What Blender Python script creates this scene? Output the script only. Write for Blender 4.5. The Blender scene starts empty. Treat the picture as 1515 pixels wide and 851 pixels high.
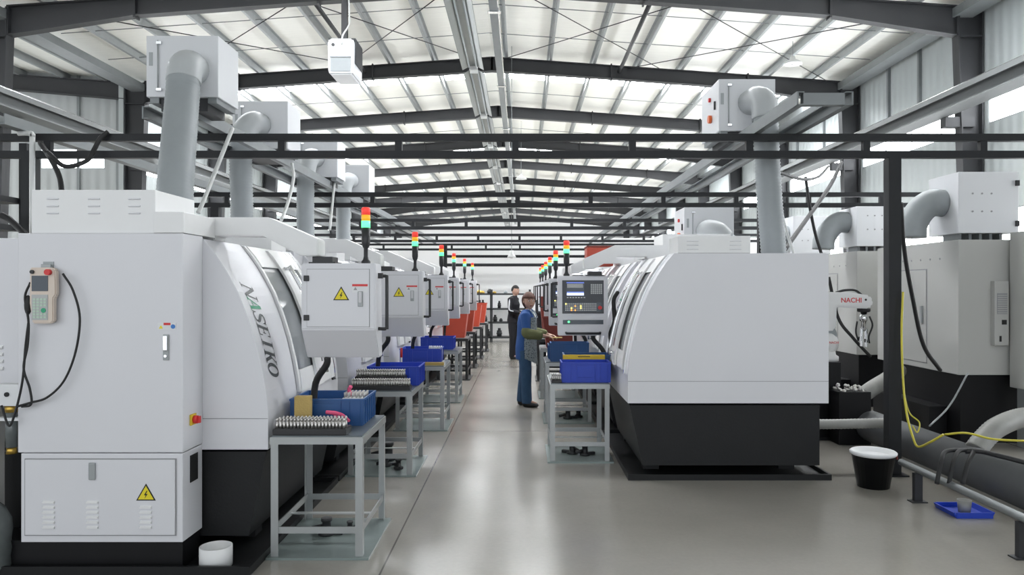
import bpy, bmesh, math, random
from mathutils import Vector, Matrix, Euler
random.seed(7)
S = bpy.context.scene
COL = S.collection
PI = math.pi
F = 1100.0; VX = 772.0; VY = 427.0; EYE = 1.65

# ------------------------------------------------------------------ materials
def mat(name, col, rough=0.5, metal=0.0, noise=0.0, nscale=8.0, bump=0.0, bscale=60.0, emit=None, estr=0.0, alpha=1.0, spec=0.5, trans=0.0, coat=0.0):
    m = bpy.data.materials.new(name); m.use_nodes = True
    nt = m.node_tree; b = nt.nodes['Principled BSDF']
    c = (col[0], col[1], col[2], 1)
    b.inputs['Base Color'].default_value = c
    b.inputs['Roughness'].default_value = rough
    b.inputs['Metallic'].default_value = metal
    b.inputs['Specular IOR Level'].default_value = spec
    b.inputs['Coat Weight'].default_value = coat
    if trans: b.inputs['Transmission Weight'].default_value = trans
    if alpha < 1: b.inputs['Alpha'].default_value = alpha
    if emit:
        b.inputs['Emission Color'].default_value = (*emit, 1); b.inputs['Emission Strength'].default_value = estr
    tc = nt.nodes.new('ShaderNodeTexCoord')
    n = nt.nodes.new('ShaderNodeTexNoise'); n.inputs['Scale'].default_value = nscale; n.inputs['Detail'].default_value = 4
    nt.links.new(tc.outputs['Object'], n.inputs['Vector'])
    if noise:
        r = nt.nodes.new('ShaderNodeMix'); r.data_type = 'RGBA'
        r.inputs['A'].default_value = tuple(max(0, v*(1-noise)) for v in col)+(1,)
        r.inputs['B'].default_value = tuple(min(1, v*(1+noise)) for v in col)+(1,)
        nt.links.new(n.outputs['Fac'], r.inputs['Factor']); nt.links.new(r.outputs['Result'], b.inputs['Base Color'])
    if bump:
        n2 = nt.nodes.new('ShaderNodeTexNoise'); n2.inputs['Scale'].default_value = bscale; n2.inputs['Detail'].default_value = 3
        nt.links.new(tc.outputs['Object'], n2.inputs['Vector'])
        bp = nt.nodes.new('ShaderNodeBump'); bp.inputs['Strength'].default_value = bump; bp.inputs['Distance'].default_value = 0.02
        nt.links.new(n2.outputs['Fac'], bp.inputs['Height']); nt.links.new(bp.outputs['Normal'], b.inputs['Normal'])
    return m

M = {}
M['white'] = mat('machine_white_paint', (.70,.70,.73), .38, noise=.02, nscale=2, bump=.03, bscale=400)
M['white2'] = mat('bright_white_paint', (.80,.80,.80), .38, noise=.02)
M['seam'] = mat('panel_seam', (.30,.30,.31), .6)
M['slot'] = mat('louver_white', (.62,.62,.64), .5)
M['greywhite'] = mat('collector_grey_paint', (.66,.67,.69), .42, noise=.03, nscale=3)
M['cream'] = mat('old_machine_cream', (.46,.46,.44), .45, noise=.04, nscale=2)
M['cast'] = mat('black_cast_base', (.011,.0115,.0125), .5, noise=.15, nscale=4, bump=.05, spec=.3)
M['pit'] = mat('oily_black', (.006,.006,.007), .45, noise=.2, spec=.25)
M['black'] = mat('black_plastic', (.018,.018,.02), .42)
M['rubber'] = mat('black_rubber', (.013,.013,.014), .6)
M['frame'] = mat('black_painted_steel', (.016,.017,.019), .5, noise=.2, nscale=6, spec=.3)
M['struct'] = mat('grey_primer_steel', (.027,.028,.031), .55, noise=.12, nscale=2)
M['galv'] = mat('galvanised_steel', (.36,.38,.385), .5, metal=.35, noise=.12, nscale=5)
M['galvd'] = mat('dull_galvanised_steel', (.22,.235,.24), .5, metal=.3, noise=.12, nscale=5)
M['steel'] = mat('table_steel', (.38,.395,.395), .38, metal=.6, noise=.1, nscale=7)
M['tabletop'] = mat('dark_steel_top', (.13,.15,.16), .35, metal=.4, noise=.25, nscale=10)
M['floorplate'] = mat('oily_steel_plate', (.25,.30,.29), .28, metal=.4, noise=.18, nscale=6)
M['chrome'] = mat('chrome', (.78,.79,.80), .14, metal=1)
M['pin'] = mat('turned_metal', (.62,.60,.58), .28, metal=.85)
M['elbow'] = mat('grey_elbow_paint', (.44,.46,.47), .45, noise=.04)
M['girder'] = mat('grey_girder_paint', (.16,.168,.17), .5, noise=.1, nscale=2)
M['lampmetal'] = mat('dull_lamp_reflector', (.15,.165,.158), .32, metal=.5, noise=.1)
M['hose'] = mat('grey_flexible_hose', (.30,.325,.335), .5, noise=.06, nscale=10)
M['blue'] = mat('blue_plastic', (.014,.052,.46), .4, noise=.08, nscale=6)
M['bluedull'] = mat('worn_blue_plastic', (.02,.085,.25), .42, noise=.12, nscale=8)
M['red'] = mat('orange_red_paint', (.48,.062,.03), .45, noise=.12, nscale=5)
M['darkred'] = mat('dark_red_paint', (.22,.035,.025), .5, noise=.15, nscale=5)
M['signalred'] = mat('signal_red', (.65,.03,.03), .4)
M['yellow'] = mat('warning_yellow', (.80,.66,.02), .5)
M['yellowcase'] = mat('yellow_board', (.70,.48,.02), .5, noise=.08)
M['ink'] = mat('black_ink', (.012,.012,.012), .6)
M['paper'] = mat('label_white', (.74,.75,.76), .6)
M['logo'] = mat('logo_dark', (.025,.032,.035), .4)
M['logogreen'] = mat('logo_green', (.02,.34,.17), .4)
M['labelblue'] = mat('label_blue', (.05,.2,.55), .5)
M['foam'] = mat('tan_sponge', (.50,.36,.13), .9, noise=.12, nscale=14, bump=.3, bscale=120)
M['pink'] = mat('pink_cloth', (.75,.10,.22), .8, noise=.15, nscale=20)
M['beige'] = mat('beige_plastic', (.68,.58,.50), .45)
M['lcd'] = mat('dark_lcd', (.05,.065,.085), .2)
M['keygreen'] = mat('pale_green_keys', (.48,.60,.50), .5)
M['keygrey'] = mat('grey_keys', (.45,.46,.46), .5)
M['panelgrey'] = mat('charcoal_panel', (.045,.05,.06), .4)
M['brass'] = mat('brass', (.55,.36,.08), .3, metal=.9)
M['glass'] = mat('dark_window', (.20,.215,.225), .12, spec=.6)
M['glassclear'] = mat('clear_plastic_bottle', (.13,.145,.145), .12, noise=.3, nscale=12)
M['skin'] = mat('skin', (.56,.345,.26), .55)
M['hairb'] = mat('brown_hair', (.10,.038,.024), .6, noise=.3, nscale=30)
M['hairk'] = mat('black_hair', (.012,.010,.010), .6)
M['jacket'] = mat('blue_work_jacket', (.025,.085,.27), .85, noise=.15, nscale=9, bump=.25, bscale=25)
M['jeans'] = mat('blue_jeans', (.035,.085,.17), .85, noise=.25, nscale=10, bump=.2, bscale=30)
M['olive'] = mat('olive_sleeve', (.13,.14,.06), .85, noise=.15, nscale=12, bump=.2)
M['blackcloth'] = mat('black_cloth', (.012,.012,.016), .85, bump=.2, bscale=30)
M['stripe'] = mat('white_stripe', (.65,.66,.68), .8)
M['green_on'] = mat('green_lamp', (.1,.8,.4), .3, emit=(.10,1,.26), estr=1.0)
M['amber'] = mat('amber_lens', (.80,.42,.03), .3, emit=(.9,.45,.02), estr=.25)
M['redlens'] = mat('red_lens', (.75,.05,.04), .3, emit=(.9,.06,.04), estr=.25)
M['lcdwhite'] = mat('lit_lcd', (.3,.4,.6), .3, emit=(.62,.72,1.0), estr=.75)
M['lcdblue'] = mat('lit_lcd_blue', (.05,.08,.3), .3, emit=(.10,.16,.55), estr=.6)
M['ledy'] = mat('lit_key_yellow', (.8,.7,.1), .3, emit=(1,.85,.2), estr=1.0)
M['ledr'] = mat('lit_key_orange', (.8,.3,.05), .3, emit=(1,.35,.08), estr=.8)
M['daylight'] = mat('daylight_pane', (.8,.82,.85), .4, emit=(.94,.97,1.0), estr=4.7)
M['skylight'] = mat('translucent_roof_sheet', (.8,.82,.85), .4, emit=(.95,.97,1.0), estr=17.0)
M['shelfblack'] = mat('black_rack_steel', (.03,.032,.034), .5, noise=.2)
M['partgrey'] = mat('dark_casting', (.035,.036,.038), .45, metal=.3, noise=.2, nscale=30)
M['orange'] = mat('orange_button', (.75,.14,.03), .4)
M['yhose'] = mat('yellow_hose', (.55,.48,.04), .45)
M['whitehose'] = mat('white_hose', (.62,.63,.62), .4)
M['ductdark'] = mat('dark_duct', (.075,.078,.082), .5, noise=.15, nscale=5)
M['ductgrey'] = mat('grey_duct', (.27,.27,.255), .5, noise=.15, nscale=8)

# patterned apron
def apron_mat():
    m = mat('printed_apron', (.5,.53,.53), .8)
    nt = m.node_tree; b = nt.nodes['Principled BSDF']
    tc = nt.nodes.new('ShaderNodeTexCoord'); v = nt.nodes.new('ShaderNodeTexVoronoi'); v.inputs['Scale'].default_value = 42
    r = nt.nodes.new('ShaderNodeValToRGB'); r.color_ramp.elements[0].position = .22; r.color_ramp.elements[1].position = .42
    r.color_ramp.elements[0].color = (.09,.13,.16,1); r.color_ramp.elements[1].color = (.50,.56,.58,1)
    nt.links.new(tc.outputs['Object'], v.inputs['Vector']); nt.links.new(v.outputs['Distance'], r.inputs['Fac'])
    nt.links.new(r.outputs['Color'], b.inputs['Base Color'])
    return m
M['apron'] = apron_mat()

def floor_mat():
    m = mat('polished_concrete', (.26,.25,.235), .3, spec=.38)
    nt = m.node_tree; b = nt.nodes['Principled BSDF']; L = nt.links.new
    tc = nt.nodes.new('ShaderNodeTexCoord')
    n1 = nt.nodes.new('ShaderNodeTexNoise'); n1.inputs['Scale'].default_value = .9; n1.inputs['Detail'].default_value = 8; n1.inputs['Roughness'].default_value = .62
    n2 = nt.nodes.new('ShaderNodeTexNoise'); n2.inputs['Scale'].default_value = 35; n2.inputs['Detail'].default_value = 4
    L(tc.outputs['Object'], n1.inputs['Vector']); L(tc.outputs['Object'], n2.inputs['Vector'])
    mx = nt.nodes.new('ShaderNodeMix'); mx.data_type = 'FLOAT'; mx.inputs['Factor'].default_value = .25
    L(n1.outputs['Fac'], mx.inputs['A']); L(n2.outputs['Fac'], mx.inputs['B'])
    r = nt.nodes.new('ShaderNodeValToRGB'); r.color_ramp.elements[0].position = .05; r.color_ramp.elements[1].position = .95
    r.color_ramp.elements[0].color = (.205,.192,.170,1); r.color_ramp.elements[1].color = (.325,.308,.275,1)
    L(mx.outputs['Result'], r.inputs['Fac'])
    br = nt.nodes.new('ShaderNodeTexBrick'); br.offset = 0; br.inputs['Scale'].default_value = 1
    br.inputs['Mortar Size'].default_value = .006; br.inputs['Brick Width'].default_value = 6.0; br.inputs['Row Height'].default_value = 6.0
    br.inputs['Color1'].default_value = br.inputs['Color2'].default_value = (1,1,1,1); br.inputs['Mortar'].default_value = (.35,.35,.35,1)
    mp = nt.nodes.new('ShaderNodeMapping'); mp.inputs['Location'].default_value = (.82, -2.6, 0)
    L(tc.outputs['Object'], mp.inputs['Vector']); L(mp.outputs['Vector'], br.inputs['Vector'])
    m2 = nt.nodes.new('ShaderNodeMix'); m2.data_type = 'RGBA'; m2.blend_type = 'MULTIPLY'; m2.inputs['Factor'].default_value = 1
    L(r.outputs['Color'], m2.inputs['A']); L(br.outputs['Color'], m2.inputs['B']); L(m2.outputs['Result'], b.inputs['Base Color'])
    rr = nt.nodes.new('ShaderNodeMapRange'); rr.inputs['To Min'].default_value = .18; rr.inputs['To Max'].default_value = .255
    L(n1.outputs['Fac'], rr.inputs['Value']); L(rr.outputs['Result'], b.inputs['Roughness'])
    bp = nt.nodes.new('ShaderNodeBump'); bp.inputs['Strength'].default_value = .05; bp.inputs['Distance'].default_value = .02
    L(n1.outputs['Fac'], bp.inputs['Height']); L(bp.outputs['Normal'], b.inputs['Normal'])
    return m
M['floor'] = floor_mat()

def sheet_mat(name, col, axis, period, strength, dist, rough=.5, metal=0.0, crumple=0.0):
    m = mat(name, col, rough, metal)
    nt = m.node_tree; b = nt.nodes['Principled BSDF']; L = nt.links.new
    tc = nt.nodes.new('ShaderNodeTexCoord')
    w = nt.nodes.new('ShaderNodeTexWave'); w.bands_direction = axis; w.inputs['Scale'].default_value = 2*PI/(20*period)
    L(tc.outputs['Object'], w.inputs['Vector'])
    bp = nt.nodes.new('ShaderNodeBump'); bp.inputs['Strength'].default_value = strength; bp.inputs['Distance'].default_value = dist
    if crumple:
        n = nt.nodes.new('ShaderNodeTexNoise'); n.inputs['Scale'].default_value = 3; n.inputs['Detail'].default_value = 5
        mp = nt.nodes.new('ShaderNodeMapping'); mp.inputs['Scale'].default_value = (.5, 4, 1)
        L(tc.outputs['Object'], mp.inputs['Vector']); L(mp.outputs['Vector'], n.inputs['Vector'])
        mx = nt.nodes.new('ShaderNodeMix'); mx.data_type = 'FLOAT'; mx.inputs['Factor'].default_value = crumple
        L(w.outputs['Fac'], mx.inputs['A']); L(n.outputs['Fac'], mx.inputs['B']); L(mx.outputs['Result'], bp.inputs['Height'])
        cr = nt.nodes.new('ShaderNodeMix'); cr.data_type = 'RGBA'
        cr.inputs['A'].default_value = tuple(v*.88 for v in col)+(1,); cr.inputs['B'].default_value = (*col,1)
        L(n.outputs['Fac'], cr.inputs['Factor']); L(cr.outputs['Result'], b.inputs['Base Color'])
    else:
        L(w.outputs['Fac'], bp.inputs['Height'])
    L(bp.outputs['Normal'], b.inputs['Normal'])
    return m
M['foil'] = sheet_mat('white_foil_insulation', (.93,.925,.87), 'Y', 1.5, .3, .05, .45, 0, crumple=.75)
M['siding_x'] = sheet_mat('grey_corrugated_siding', (.40,.43,.43), 'Y', .30, .5, .03, .5)
M['siding_y'] = sheet_mat('pale_corrugated_siding', (.42,.44,.44), 'X', .30, .5, .03, .5)
M['plaster'] = mat('white_wall', (.80,.80,.80), .7, noise=.03, nscale=1)

# ------------------------------------------------------------------ mesh builder
class MB:
    def __init__(s): s.bm = bmesh.new()
    def poly(s, vs, faces):
        v = [s.bm.verts.new(p) for p in vs]
        for f in faces:
            try: s.bm.faces.new([v[i] for i in f])
            except ValueError: pass
        return s
    def box(s, x0, x1, y0, y1, z0, z1, bev=0.0):
        if bev:
            t = bmesh.new(); bmesh.ops.create_cube(t, size=1)
            for v in t.verts: v.co = Vector(((x0+x1)/2+v.co.x*(x1-x0), (y0+y1)/2+v.co.y*(y1-y0), (z0+z1)/2+v.co.z*(z1-z0)))
            bmesh.ops.bevel(t, geom=t.edges[:], offset=bev, segments=2, affect='EDGES', profile=.6)
            return s.add(t)
        vs = [(x0,y0,z0),(x1,y0,z0),(x1,y1,z0),(x0,y1,z0),(x0,y0,z1),(x1,y0,z1),(x1,y1,z1),(x0,y1,z1)]
        return s.poly(vs, [(3,2,1,0),(4,5,6,7),(0,1,5,4),(1,2,6,5),(2,3,7,6),(3,0,4,7)])
    def add(s, t, mtx=None):
        mp = {}
        for v in t.verts: mp[v] = s.bm.verts.new(mtx @ v.co if mtx else v.co)
        for f in t.faces:
            try: s.bm.faces.new([mp[v] for v in f.verts])
            except ValueError: pass
        t.free(); return s
    def prism(s, pts, a, b, axis='y', bev=0.0):
        """profile pts in the plane normal to axis, extruded from a to b"""
        def P(p, t):
            return {'y': (p[0], t, p[1]), 'x': (t, p[0], p[1]), 'z': (p[0], p[1], t)}[axis]
        n = len(pts); t = bmesh.new()
        A = [t.verts.new(P(p, a)) for p in pts]; B = [t.verts.new(P(p, b)) for p in pts]
        t.faces.new(A); t.faces.new(B[::-1])
        for i in range(n): t.faces.new([A[i], B[i], B[(i+1) % n], A[(i+1) % n]])
        bmesh.ops.recalc_face_normals(t, faces=t.faces[:])
        if bev: bmesh.ops.bevel(t, geom=[e for e in t.edges if e.calc_face_angle(0) > .5], offset=bev, segments=2, affect='EDGES')
        return s.add(t)
    def tube(s, pts, r, n=10, cap=True):
        pts = [Vector(p) for p in pts]; rs = r if isinstance(r, (list, tuple)) else [r]*len(pts)
        rings = []; up = None
        for i, p in enumerate(pts):
            d = (pts[min(i+1, len(pts)-1)] - pts[max(i-1, 0)])
            d = d.normalized() if d.length > 1e-9 else Vector((0,0,1))
            if up is None:
                up = Vector((0,0,1)) if abs(d.z) < .9 else Vector((1,0,0))
            u = (up - d*up.dot(d)); u = u.normalized() if u.length > 1e-6 else d.orthogonal().normalized()
            up = u; w = d.cross(u)
            rings.append([s.bm.verts.new(p + (u*math.cos(2*PI*k/n) + w*math.sin(2*PI*k/n))*rs[i]) for k in range(n)])
        for a, b in zip(rings, rings[1:]):
            for k in range(n):
                f = s.bm.faces.new([a[k], a[(k+1) % n], b[(k+1) % n], b[k]]); f.smooth = True
        if cap:
            s.bm.faces.new(rings[0][::-1]); s.bm.faces.new(rings[-1])
        return s
    def cyl(s, p0, p1, r0, r1=None, n=16):
        return s.tube([p0, p1], [r0, r0 if r1 is None else r1], n)
    def lathe(s, prof, c=(0,0,0), n=20):
        """prof: (radius, z) list; closed caps when radius > 0 at ends"""
        rings = []
        for r, z in prof:
            rings.append([s.bm.verts.new((c[0]+r*math.cos(2*PI*k/n), c[1]+r*math.sin(2*PI*k/n), c[2]+z)) for k in range(n)])
        for a, b in zip(rings, rings[1:]):
            for k in range(n):
                f = s.bm.faces.new([a[k], a[(k+1) % n], b[(k+1) % n], b[k]]); f.smooth = True
        s.bm.faces.new(rings[0][::-1]); s.bm.faces.new(rings[-1]); return s
    def ball(s, c, r, u=12, v=8, rot=None):
        t = bmesh.new(); bmesh.ops.create_uvsphere(t, u_segments=u, v_segments=v, radius=1)
        r = r if isinstance(r, (tuple, list)) else (r,)*3
        mtx = Matrix.Translation(c) @ (rot.to_matrix().to_4x4() if rot else Matrix()) @ Matrix.Diagonal((*r, 1))
        k = len(s.bm.faces); s.add(t, mtx); s.bm.faces.ensure_lookup_table()
        for f in s.bm.faces[k:]: f.smooth = True
        return s
    def move(s, v):
        bmesh.ops.translate(s.bm, verts=s.bm.verts[:], vec=v); return s
    def turn(s, ang, axis='Z', c=(0,0,0)):
        bmesh.ops.rotate(s.bm, verts=s.bm.verts[:], cent=c, matrix=Matrix.Rotation(ang, 3, axis)); return s
    def mesh(s, name):
        me = bpy.data.meshes.new(name); s.bm.normal_update(); s.bm.to_mesh(me); s.bm.free(); return me

def props(o, label=None, cat=None, group=None, kind=None):
    if label: o['label'] = label
    if cat: o['category'] = cat
    if group: o['group'] = group
    if kind: o['kind'] = kind
    return o
def thing(name, label, cat, loc=(0,0,0), rz=0.0, group=None):
    o = bpy.data.objects.new(name, None); COL.objects.link(o); o.location = loc; o.rotation_euler = (0,0,rz)
    o.empty_display_size = .1
    return props(o, label, cat, group)
def part(name, mb, m, parent, label=None, world=False):
    if world:
        r = parent
        while r.parent: r = r.parent
        mb.move(-Vector(r.location))
    me = mb.mesh(name); me.materials.append(M[m] if isinstance(m, str) else m)
    o = bpy.data.objects.new(name, me); COL.objects.link(o); o.parent = parent
    if label: o['label'] = label
    return o
def solo(name, mb, m, label, cat, loc=(0,0,0), group=None, rz=0.0, world=False):
    if world: mb.move(-Vector(loc))
    me = mb.mesh(name); me.materials.append(M[m] if isinstance(m, str) else m)
    o = bpy.data.objects.new(name, me); COL.objects.link(o); o.location = loc; o.rotation_euler = (0,0,rz)
    return props(o, label, cat, group)
def struct(name, mb, m, label=None):
    me = mb.mesh(name); me.materials.append(M[m] if isinstance(m, str) else m)
    o = bpy.data.objects.new(name, me); COL.objects.link(o)
    return props(o, label, None, None, 'structure')
def kids(o): return [c for c in bpy.data.objects if c.parent == o]
def copy_tree(o, parent=None):
    c = o.copy(); COL.objects.link(c); c.parent = parent
    for ch in kids(o): copy_tree(ch, c)
    return c
def dup(root, loc, rz=0.0, label=None, group=None):
    c = copy_tree(root); c.location = loc; c.rotation_euler = (0,0,rz)
    if label: c['label'] = label
    if group: c['group'] = group
    return c
def at(px, py, Y):
    return Vector(((px-VX)*Y/F, Y, EYE-(py-VY)*Y/F))
def bez(pts, n=8):
    """Catmull-Rom through points"""
    P = [Vector(p) for p in pts]; P = [P[0]*2-P[1]] + P + [P[-1]*2-P[-2]]; out = []
    for i in range(1, len(P)-2):
        for k in range(n):
            t = k/n; a, b, c, d = P[i-1:i+3]
            out.append(.5*((2*b)+(c-a)*t+(2*a-5*b+4*c-d)*t*t+(3*b-a-3*c+d)*t**3))
    out.append(P[-2]); return out
def cable(name, pts, r, m, label, cat='cable', group=None, n=8):
    p = bez(pts); base = p[0].copy()
    mb = MB().tube([q-base for q in p], r, n)
    return solo(name, mb, m, label, cat, base, group)
_text = {}
def text_mesh(s, size, depth=.001, off=0.0):
    cu = bpy.data.curves.new('lettering', 'FONT'); cu.body = s; cu.size = size; cu.extrude = depth; cu.offset = off; cu.align_x = 'CENTER'
    o = bpy.data.objects.new('lettering', cu); COL.objects.link(o)
    dg = bpy.context.evaluated_depsgraph_get(); me = bpy.data.meshes.new_from_object(o.evaluated_get(dg))
    bpy.data.objects.remove(o); t = bmesh.new(); t.from_mesh(me); bpy.data.meshes.remove(me); return t
def warning_sign(parent, x, y, z, s, side=-1, name='warning_sign', axis='y'):
    """yellow triangle with black edge and a bolt, facing side*axis"""
    def mk(h, d0, d1, pts=None):
        mb = MB(); p = pts or [(-h*.577, -h/3), (h*.577, -h/3), (0, h*2/3)]
        if axis == 'y': mb.prism([(x+a, z+b) for a, b in p], y+side*d0, y+side*d1, 'y')
        else: mb.prism([(y+a, z+b) for a, b in p], x+side*d0, x+side*d1, 'x')
        return mb
    a = part(name, mk(s, -.001, .002), 'ink', parent)
    part('yellow_field', mk(s*.80, 0, .003), 'yellow', a)
    q = s*.075
    part('lightning_bolt', mk(s, 0, .004, [(q*.6,q*3.3),(-q*1.4,-q*.2),(-q*.1,-q*.2),(-q*1.0,-q*3.0),(q*1.4,q*.8),(q*.1,q*.8),(q*1.3,q*3.3)]), 'ink', a)
    return a
# ------------------------------------------------------------------ building shell
RX = -0.9; XR = 10.2; XL = -12.0; YB = 72.0; Y0 = -8.0; SL = .07
def ztop(x): return 8.64 - SL*abs(x-RX)          # top of rafter
struct('floor', MB().box(-25, 14, Y0, YB, -.2, 0), 'floor')
# roof: skylight strips run down the slope every second bay
sky_y = [(12.0,13.0),(23.9,25.25),(36.9,38.1),(49.0,50.2),(61.0,62.2)]  # nearest strip is out of view, added as overhead light
def roof_piece(name, y0, y1, m, x0, x1):
    mb = MB(); z0 = ztop(x0)+.2; z1 = ztop(x1)+.2
    mb.poly([(x0,y0,z0),(x1,y0,z1),(x1,y1,z1),(x0,y1,z0),(x0,y0,z0+.08),(x1,y0,z1+.08),(x1,y1,z1+.08),(x0,y1,z0+.08)],
            [(3,2,1,0),(4,5,6,7),(0,1,5,4),(1,2,6,5),(2,3,7,6),(3,0,4,7)])
    return struct(name, mb, m)
edges = [Y0] + [v for p in sky_y for v in p] + [YB]
for i in range(0, len(edges), 2):
    for x0, x1 in ((XL-.1, RX), (RX, XR+.1)): roof_piece('ceiling', edges[i], edges[i+1], 'foil', x0, x1)
k = 0
for a, b in sky_y:
    for x0, x1 in ((-11.2, RX-.35), (RX+.35, 9.5)):
        k += 1; roof_piece('window_%d' % k, a, b, 'skylight', x0, x1)
    for x0, x1 in ((XL-.1,-11.2), (RX-.35,RX), (RX,RX+.35), (9.5,XR+.1)): roof_piece('ceiling', a, b, 'foil', x0, x1)
# second span rising to the left of the left column line
zl = ztop(XL)
mb = MB(); z0 = zl+.2; z1 = zl+.2+12*SL
mb.poly([(XL-.1,Y0,z0),(XL-.1,23,z0),(-24.2,23,z1),(-24.2,Y0,z1),(XL-.1,Y0,z0+.08),(XL-.1,23,z0+.08),(-24.2,23,z1+.08),(-24.2,Y0,z1+.08)],
        [(0,1,2,3),(7,6,5,4),(0,4,5,1),(1,5,6,2),(2,6,7,3),(3,7,4,0)])
struct('ceiling', mb, 'foil')

# walls -------------------------------------------------------------
WZ0, WZ1 = 5.25, 6.15
LZ0, LZ1 = 1.1, 3.35                                # lower window band behind the machines, added on the left to light the roof
def side_wall(name, x, th, y0, y1, m, yw=4):
    mb = MB(); a, b = (x, x+th) if th > 0 else (x+th, x)
    mb.box(a, b, y0, y1, 0, LZ0).box(a, b, y0, y1, LZ1, WZ0).box(a, b, y0, y1, WZ1, 8.9 if x < -20 else 8.3)
    y = y0
    while y < y1:                                   # piers of siding between the strip windows
        mb.box(a, b, y, min(y1, y+(6.0 if y < yw else .5)), WZ0, WZ1); mb.box(a, b, y, min(y1, y+(6.0 if y < yw else .5)), LZ0, LZ1); y += 6.0
    struct(name, mb, m)
side_wall('wall_right', XR, .15, -7.75, YB, 'siding_x')
side_wall('wall_left', XL, -.15, 22.4, YB, 'siding_x')
side_wall('wall_far_left', -24, -.15, -7.75, 23, 'siding_x')
def win_strip(x, th, y0, y1, zlo=WZ0, zhi=WZ1):
    global k
    k += 1
    a, b = (x+.04, x+.07) if th > 0 else (x-.07, x-.04)
    o = struct('window_%d' % k, MB().box(a, b, y0, y1, zlo, zhi), 'daylight')
    mb = MB(); t = .03
    c, d = a-.03, b+.03
    mb.box(c, d, y0, y1, zlo, zlo+t).box(c, d, y0, y1, zhi-t, zhi)
    n = 4
    for i in range(n+1):
        yy = y0+(y1-y0)*i/n; mb.box(c, d, max(y0,yy-t/2), min(y1,yy+t/2), zlo+t, zhi-t)
    part('window_frame', mb, 'galv', o)
for lo, hi in ((WZ0, WZ1), (LZ0, LZ1)):
    for i in range(2, 14):
        y = -7.75+6*i+.5
        if y+5.5 < YB: win_strip(XR, 1, y, y+5.5, lo, hi)
    for i in range(8):
        y = 22.4+6*i+.5
        if y+5.5 < YB: win_strip(XL, -1, y, y+5.5, lo, hi)
    for i in range(2, 5): win_strip(-24, -1, -7.75+6*i+.5, min(-7.75+6*i+6, 22.9), lo, hi)  # lower far-left windows are unseen, added to light the left span
# cross wall closing the left span
wx0, wx1, wz0, wz1 = -14.75, -12.75, 5.30, 5.95
mb = MB().box(-24, wx0, 22.75, 22.9, 0, 8.6).box(wx1, XL-.15, 22.75, 22.9, 0, 8.4).box(wx0, wx1, 22.75, 22.9, 0, wz0).box(wx0, wx1, 22.75, 22.9, wz1, 8.5)
struct('wall_cross', mb, 'siding_y')
k += 1
o = struct('window_%d' % k, MB().box(wx0, wx1, 22.79, 22.82, wz0, wz1), 'daylight')
part('window_frame', MB().box(wx0,wx1,22.76,22.79,wz0,wz0+.04).box(wx0,wx1,22.76,22.79,wz1-.04,wz1).box(wx0,wx0+.04,22.76,22.79,wz0+.04,wz1-.04).box(wx1-.04,wx1,22.76,22.79,wz0+.04,wz1-.04), 'galv', o)
for x in (-18.7, -13.55, -12.35):
    struct('trim_%d' % k, MB().box(x-.04, x+.04, 22.70, 22.75, 0, 8.2), 'galvd'); k += 1
# far gable wall and white partition
mb = MB().prism([(XL,0),(XR,0),(XR,ztop(XR)+.2),(RX,ztop(RX)+.2),(XL,ztop(XL)+.2)], YB, YB+.15)
struct('wall_back', mb, 'plaster')
struct('wall_partition', MB().box(-9, 8.5, 24.3, 24.4, 0, 3.3), 'plaster')

# steel -------------------------------------------------------------
def ibeam_xz(mb, top, bot, y, fw=.22, t=.02, ft=.025):
    """beam in the xz plane: polylines of top and bottom, flanges fw wide along y"""
    mb.prism(top + bot[::-1], y-t/2, y+t/2)
    for line, s in ((top, -1), (bot, 1)):
        for (xa, za), (xb, zb) in zip(line, line[1:]):
            mb.prism([(xa,za),(xb,zb),(xb,zb+s*ft),(xa,za+s*ft)], y-fw/2, y+fw/2)
frames_y = [16.5+6*i for i in range(10)]
zr = ztop(RX)
for j, y in enumerate(frames_y):
    kr, kl = 9.62, -11.35
    which = ('nearest', 'second', 'third', 'fourth', 'fifth', 'sixth', 'seventh', 'eighth', 'ninth', 'farthest')[j]
    o = thing('portal_frame', which + ' dark grey steel portal frame spanning the hall under the white roof', 'steel frame', (RX, y, 0), 0, 'steel portal frames')
    o['kind'] = 'structure'
    for nm, s, xk, xo in (('rafter', 1, kr, XR-.03), ('rafter', -1, kl, XL+.03)):
        mb = MB()
        xs = [RX, RX+s*3.6, xk-s*2.8, xk]; dep = [.42, .40, .42, .66]
        ibeam_xz(mb, [(x, ztop(x)) for x in xs], [(x, ztop(x)-d) for x, d in zip(xs, dep)], y)
        for i in (0, 1, 2, 3):                       # splice and stiffener plates
            x = xs[i]; mb.box(x-.02, x+.02, y-.11, y+.11, ztop(x)-dep[i]-(.05 if i in (1,2) else 0), ztop(x)+(.04 if i in (1,2) else 0))
        part(nm, mb, 'struct', o, world=True)
        mb = MB()
        top = ztop(xo)
        inner = [(xk, top+.02), (xk, top-.62), (xk+s*.24, 0)]
        mb.prism([(xo,0),(xo,top)] + inner, y-.01, y+.01)
        mb.box(min(xo,xo-s*.03), max(xo,xo-s*.03), y-.13, y+.13, 0, top)
        mb.prism([(xk,top),(xk,top-.62),(xk+s*.24,0),(xk+s*.27,0),(xk+s*.03,top-.62),(xk+s*.03,top)], y-.13, y+.13)
        mb.box(min(xk,xo), max(xk,xo), y-.13, y+.13, top-.66, top-.63)
        part('column', mb, 'struct', o, world=True)
# left neighbour span rafter over the cross wall, with its tie beam
mb = MB(); ibeam_xz(mb, [(XL, ztop(XL)+.02), (-24, ztop(XL)+.02+12*SL)], [(XL, ztop(XL)-.5), (-24, ztop(XL)-.30+12*SL)], 22.5)
o = props(struct('cross_rafter', mb, 'struct'), 'dark steel rafter above the grey cross wall at upper left', 'steel beam')
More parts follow.
